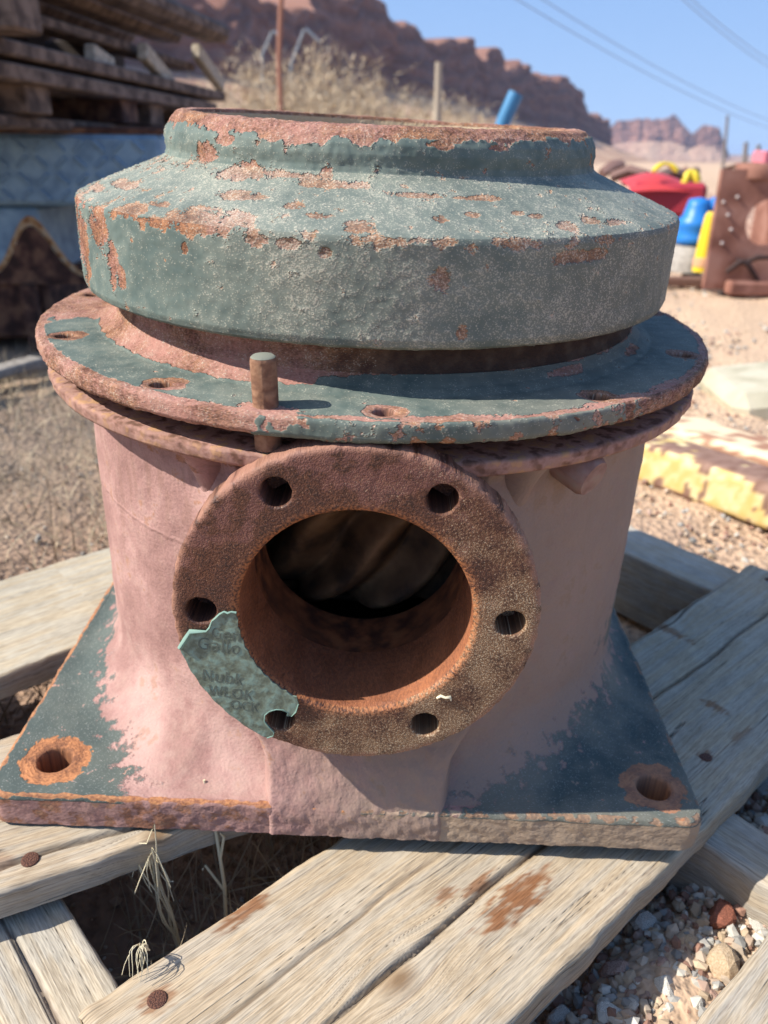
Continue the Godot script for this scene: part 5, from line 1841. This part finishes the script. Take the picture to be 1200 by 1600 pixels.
func build_brush() -> void:
	var r := RandomNumberGenerator.new()
	r.seed = 91
	var vm := plain(Color(1, 1, 1), 0.9)
	vm.vertex_color_use_as_albedo = true
	var protos := []
	for i in 4: protos.append(bush_mesh(600 + i))
	var spots := []
	for i in 11: spots.append([345.0 + i * 40.0, -11.0 - (i * 5 % 4) * 0.9, r.randf_range(0.95, 1.35) * (1.18 if i > 1 and i < 6 else 0.82)])
	for i in 9: spots.append([360.0 + i * 48.0, -7.0 - (i * 3 % 3) * 0.5, r.randf_range(0.55, 0.75)])
	for i in 11: spots.append([420.0 + i * 36.0, -16.5 - (i * 7 % 4) * 1.2, r.randf_range(0.9, 1.3)])
	var ord := ["first", "second", "third", "fourth", "fifth", "sixth", "seventh", "eighth", "ninth", "tenth", "eleventh"]
	for i in spots.size():
		var q: Array = spots[i]
		var p := spot(q[0], 240, q[1])
		var o := put("dry_bush", protos[i % 4], vm, null, Transform3D(Basis(Vector3.UP, r.randf() * TAU).scaled(Vector3(q[2] * 1.15, q[2], q[2])), Vector3(p.x, yard_y(p.x, p.z) - 0.02, p.z)))
		tag(o, "tan leafless brush below the cliff, %s of the %s row from the left" % [ord[i if i < 11 else (i - 11 if i < 20 else i - 20)], "middle" if i < 11 else ("front" if i < 20 else "farthest")], "bush", "dry brush below the cliff")

# a wall of rock along a line on the ground: scree below, banded cliff above; height and scree shares by callables of t
func rock_wall(called: String, label: String, p0: Vector3, p1: Vector3, depth: float, top: Callable, scree: Callable, nu: int, seed_: int, cell: float) -> void:
	var b := Build.new()
	b.colored = true
	var n1 := noise(seed_, 1.0 / (cell * 3.0), 4)
	var n2 := noise(seed_ + 1, 1.0 / cell, 3, FastNoiseLite.TYPE_CELLULAR)
	var n3 := noise(seed_ + 2, 1.0 / (cell * 0.4), 3)
	var along := (p1 - p0)
	var face := Vector3(-along.z, 0, along.x).normalized()
	if face.z < 0.0: face = -face
	var nv := 64
	for j in nv + 6:
		for i in nu + 1:
			var t := float(i) / nu
			var base := p0 + along * t
			var H: float = top.call(t)
			var S: float = scree.call(t)
			var v := minf(float(j) / nv, 1.0)
			var y := H * v
			var off: float
			var dep := depth * lerpf(1.0, 0.3, t)
			var g := Vector3(base.x + face.x * 0.0, y, base.z)
			var c: Color
			var k := n1.get_noise_3d(g.x, g.y * 0.5, g.z)
			var k2 := n2.get_noise_3d(g.x, g.y * 0.45, g.z)
			var k3 := n3.get_noise_3d(g.x, g.y * 1.8, g.z)
			if v < S:
				off = dep * pow(1.0 - v / S, 1.25) + 0.9 * k * cell * 0.5 + 0.4 * k3 * cell * 0.4
				c = Color(0.33, 0.20, 0.14).lerp(Color(0.42, 0.29, 0.20), clampf(0.5 + k * 1.2, 0.0, 1.0)).lerp(Color(0.24, 0.13, 0.09), clampf(k3 * 1.1, 0.0, 0.6))
			else:
				var w := (v - S) / (1.0 - S)
				off = cell * (-0.3 * w - 0.3 * floorf(w * 4.0) / 4.0 + 0.75 * k + 0.45 * k2 + 0.14 * k3)
				c = Color(0.150, 0.075, 0.058).lerp(Color(0.25, 0.135, 0.10), clampf(0.5 + k3 + 0.4 * sin(w * 22.0 + k * 4.0), 0.0, 1.0))
			if j > nv: off -= cell * 2.0 * (j - nv)
			b.tint = c
			y += (n1.get_noise_2d(g.x * 1.4, g.z * 1.4) * 0.6 + absf(k2) * 0.3) * H * 0.20 * smoothstep(S, 1.0, v)
			b.add(base + face * off + Vector3(0, y - 0.4, 0), Vector2.ZERO)
	b.grid(0, nu + 1, nv + 6, false)
	var m := plain(Color(1, 1, 1), 0.95, 0.2)
	m.vertex_color_use_as_albedo = true
	tag(put(called, b.mesh(), m), label, "", "", "structure")

func build_cliffs() -> void:
	# elevations above the horizon, read off along the ridge, times the distance give its height
	var ridge := [[-0.10, -40.0], [0.10, -20.0], [0.20, 0.0], [0.27, -4.0], [0.40, 2.0], [0.50, 40.0], [0.58, 66.0], [0.66, 82.0], [0.74, 112.0], [0.84, 128.0], [0.92, 168.0], [0.97, 188.0], [1.05, 240.0]]
	rock_wall("cliff", "dark red sandstone cliff over sunlit scree on the left", Vector3(-36, 0, -52), Vector3(74, 0, -285), 44.0, func(t: float) -> float:
		var p := Vector3(-36, 0, -52).lerp(Vector3(74, 0, -285), t)
		var d := (p - EYE).dot(-Vector3(0, 0, -1) * -1.0)
		var py := 240.0
		var px := 600.0 + 1268.0 * 0.9163 * p.x / (-(p.z - EYE.z))
		var line := [[150, -60], [300, -30], [420, -8], [470, 4], [545, 4], [560, -8], [615, -4], [650, 32], [700, 62], [745, 74], [795, 104], [850, 128], [880, 168], [900, 182], [926, 192], [960, 244]]
		for i in line.size() - 1:
			if px >= line[i][0] and px <= line[i + 1][0]: py = lerpf(line[i][1], line[i + 1][1], (px - line[i][0]) / (line[i + 1][0] - line[i][0]))
		if px < 150: py = -60.0
		return maxf(0.5, (0.4369 - atan((py - 800.0) / -1268.0)) * -1.0 * (-(p.z - EYE.z)) * 1.0 + 0.0) if false else maxf(0.5, tan(atan((800.0 - py) / 1268.0) - 0.4119) * (-(p.z - EYE.z)) * 1.02), func(t: float) -> float: return lerpf(0.56, 0.34, t) + 0.04 * sin(t * 17.0), 420, 701, 5.0)
	rock_wall("mesa", "small flat-topped red mesa far off on the right", Vector3(150, 0, -640), Vector3(240, 0, -612), 34.0, func(t: float) -> float:
		var k := [[0.0, 4.0], [0.06, 18.0], [0.14, 25.0], [0.28, 28.0], [0.55, 27.5], [0.64, 22.0], [0.70, 18.0], [0.77, 22.5], [0.88, 21.5], [0.96, 8.0], [1.0, 1.0]]
		for i in k.size() - 1:
			if t <= k[i + 1][0]: return lerpf(k[i][1], k[i + 1][1], (t - k[i][0]) / (k[i + 1][0] - k[i][0]))
		return 1.0, func(_t: float) -> float: return 0.45, 160, 711, 12.0)
	# low red hills that close the plain
	rock_wall("far_hills", "low reddish hills along the horizon", Vector3(-300, 0, -800), Vector3(900, 0, -760), 60.0, func(t: float) -> float: return 3.0 + 3.0 * absf(sin(t * 19.0)), func(_t: float) -> float: return 0.9, 160, 721, 30.0)

func _ready() -> void:
	rng.seed = 7
	make_lut()
	var cam := Camera3D.new()
	cam.name = "Camera"
	cam.transform = Transform3D(cam_basis, EYE)
	cam.fov = rad_to_deg(2.0 * atan(800.0 / 1268.0))
	cam.near = 0.02
	cam.far = 4000.0
	add_child(cam)
	cam.current = true
	var env := Environment.new()
	env.background_mode = Environment.BG_SKY
	var sky := Sky.new()
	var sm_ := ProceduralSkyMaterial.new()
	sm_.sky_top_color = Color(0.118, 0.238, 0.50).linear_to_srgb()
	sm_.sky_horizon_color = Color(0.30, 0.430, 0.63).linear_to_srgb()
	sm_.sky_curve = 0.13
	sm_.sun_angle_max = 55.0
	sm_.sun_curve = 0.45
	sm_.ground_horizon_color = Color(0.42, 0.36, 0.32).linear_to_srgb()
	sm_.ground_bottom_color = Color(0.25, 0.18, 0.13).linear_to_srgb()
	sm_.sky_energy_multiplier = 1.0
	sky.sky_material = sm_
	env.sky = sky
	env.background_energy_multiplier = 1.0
	env.tonemap_mode = Environment.TONE_MAPPER_LINEAR
	env.tonemap_exposure = 1.68
	env.fog_enabled = true
	env.fog_density = 0.0004
	env.fog_light_color = Color(0.62, 0.70, 0.82)
	env.sdfgi_enabled = true
	env.ssao_enabled = true
	env.ssil_enabled = true
	var we := WorldEnvironment.new()
	we.name = "Environment"
	we.environment = env
	var lens := CameraAttributesPhysical.new()     # a phone's small, fast lens, focused on the port and drum
	lens.frustum_focal_length = 5.7
	lens.exposure_aperture = 2.0
	lens.frustum_focus_distance = 0.385
	we.camera_attributes = lens
	add_child(we)
	var sun := DirectionalLight3D.new()
	sun.name = "Sun"
	sun.light_color = Color(1.0, 0.975, 0.935)
	sun.light_energy = 1.6
	sun.light_angular_distance = 0.53
	sun.shadow_enabled = true
	add_child(sun)
	var to_sun := TILT.basis * Vector3(-0.735, 0.669, 0.112)
	sun.look_at_from_position(to_sun * 5.0, Vector3.ZERO, Vector3.UP)
	build_ground()
	build_far()
	build_left_stack()
	build_right_scrap()
	build_pallet()
	build_casing()
	build_grass()
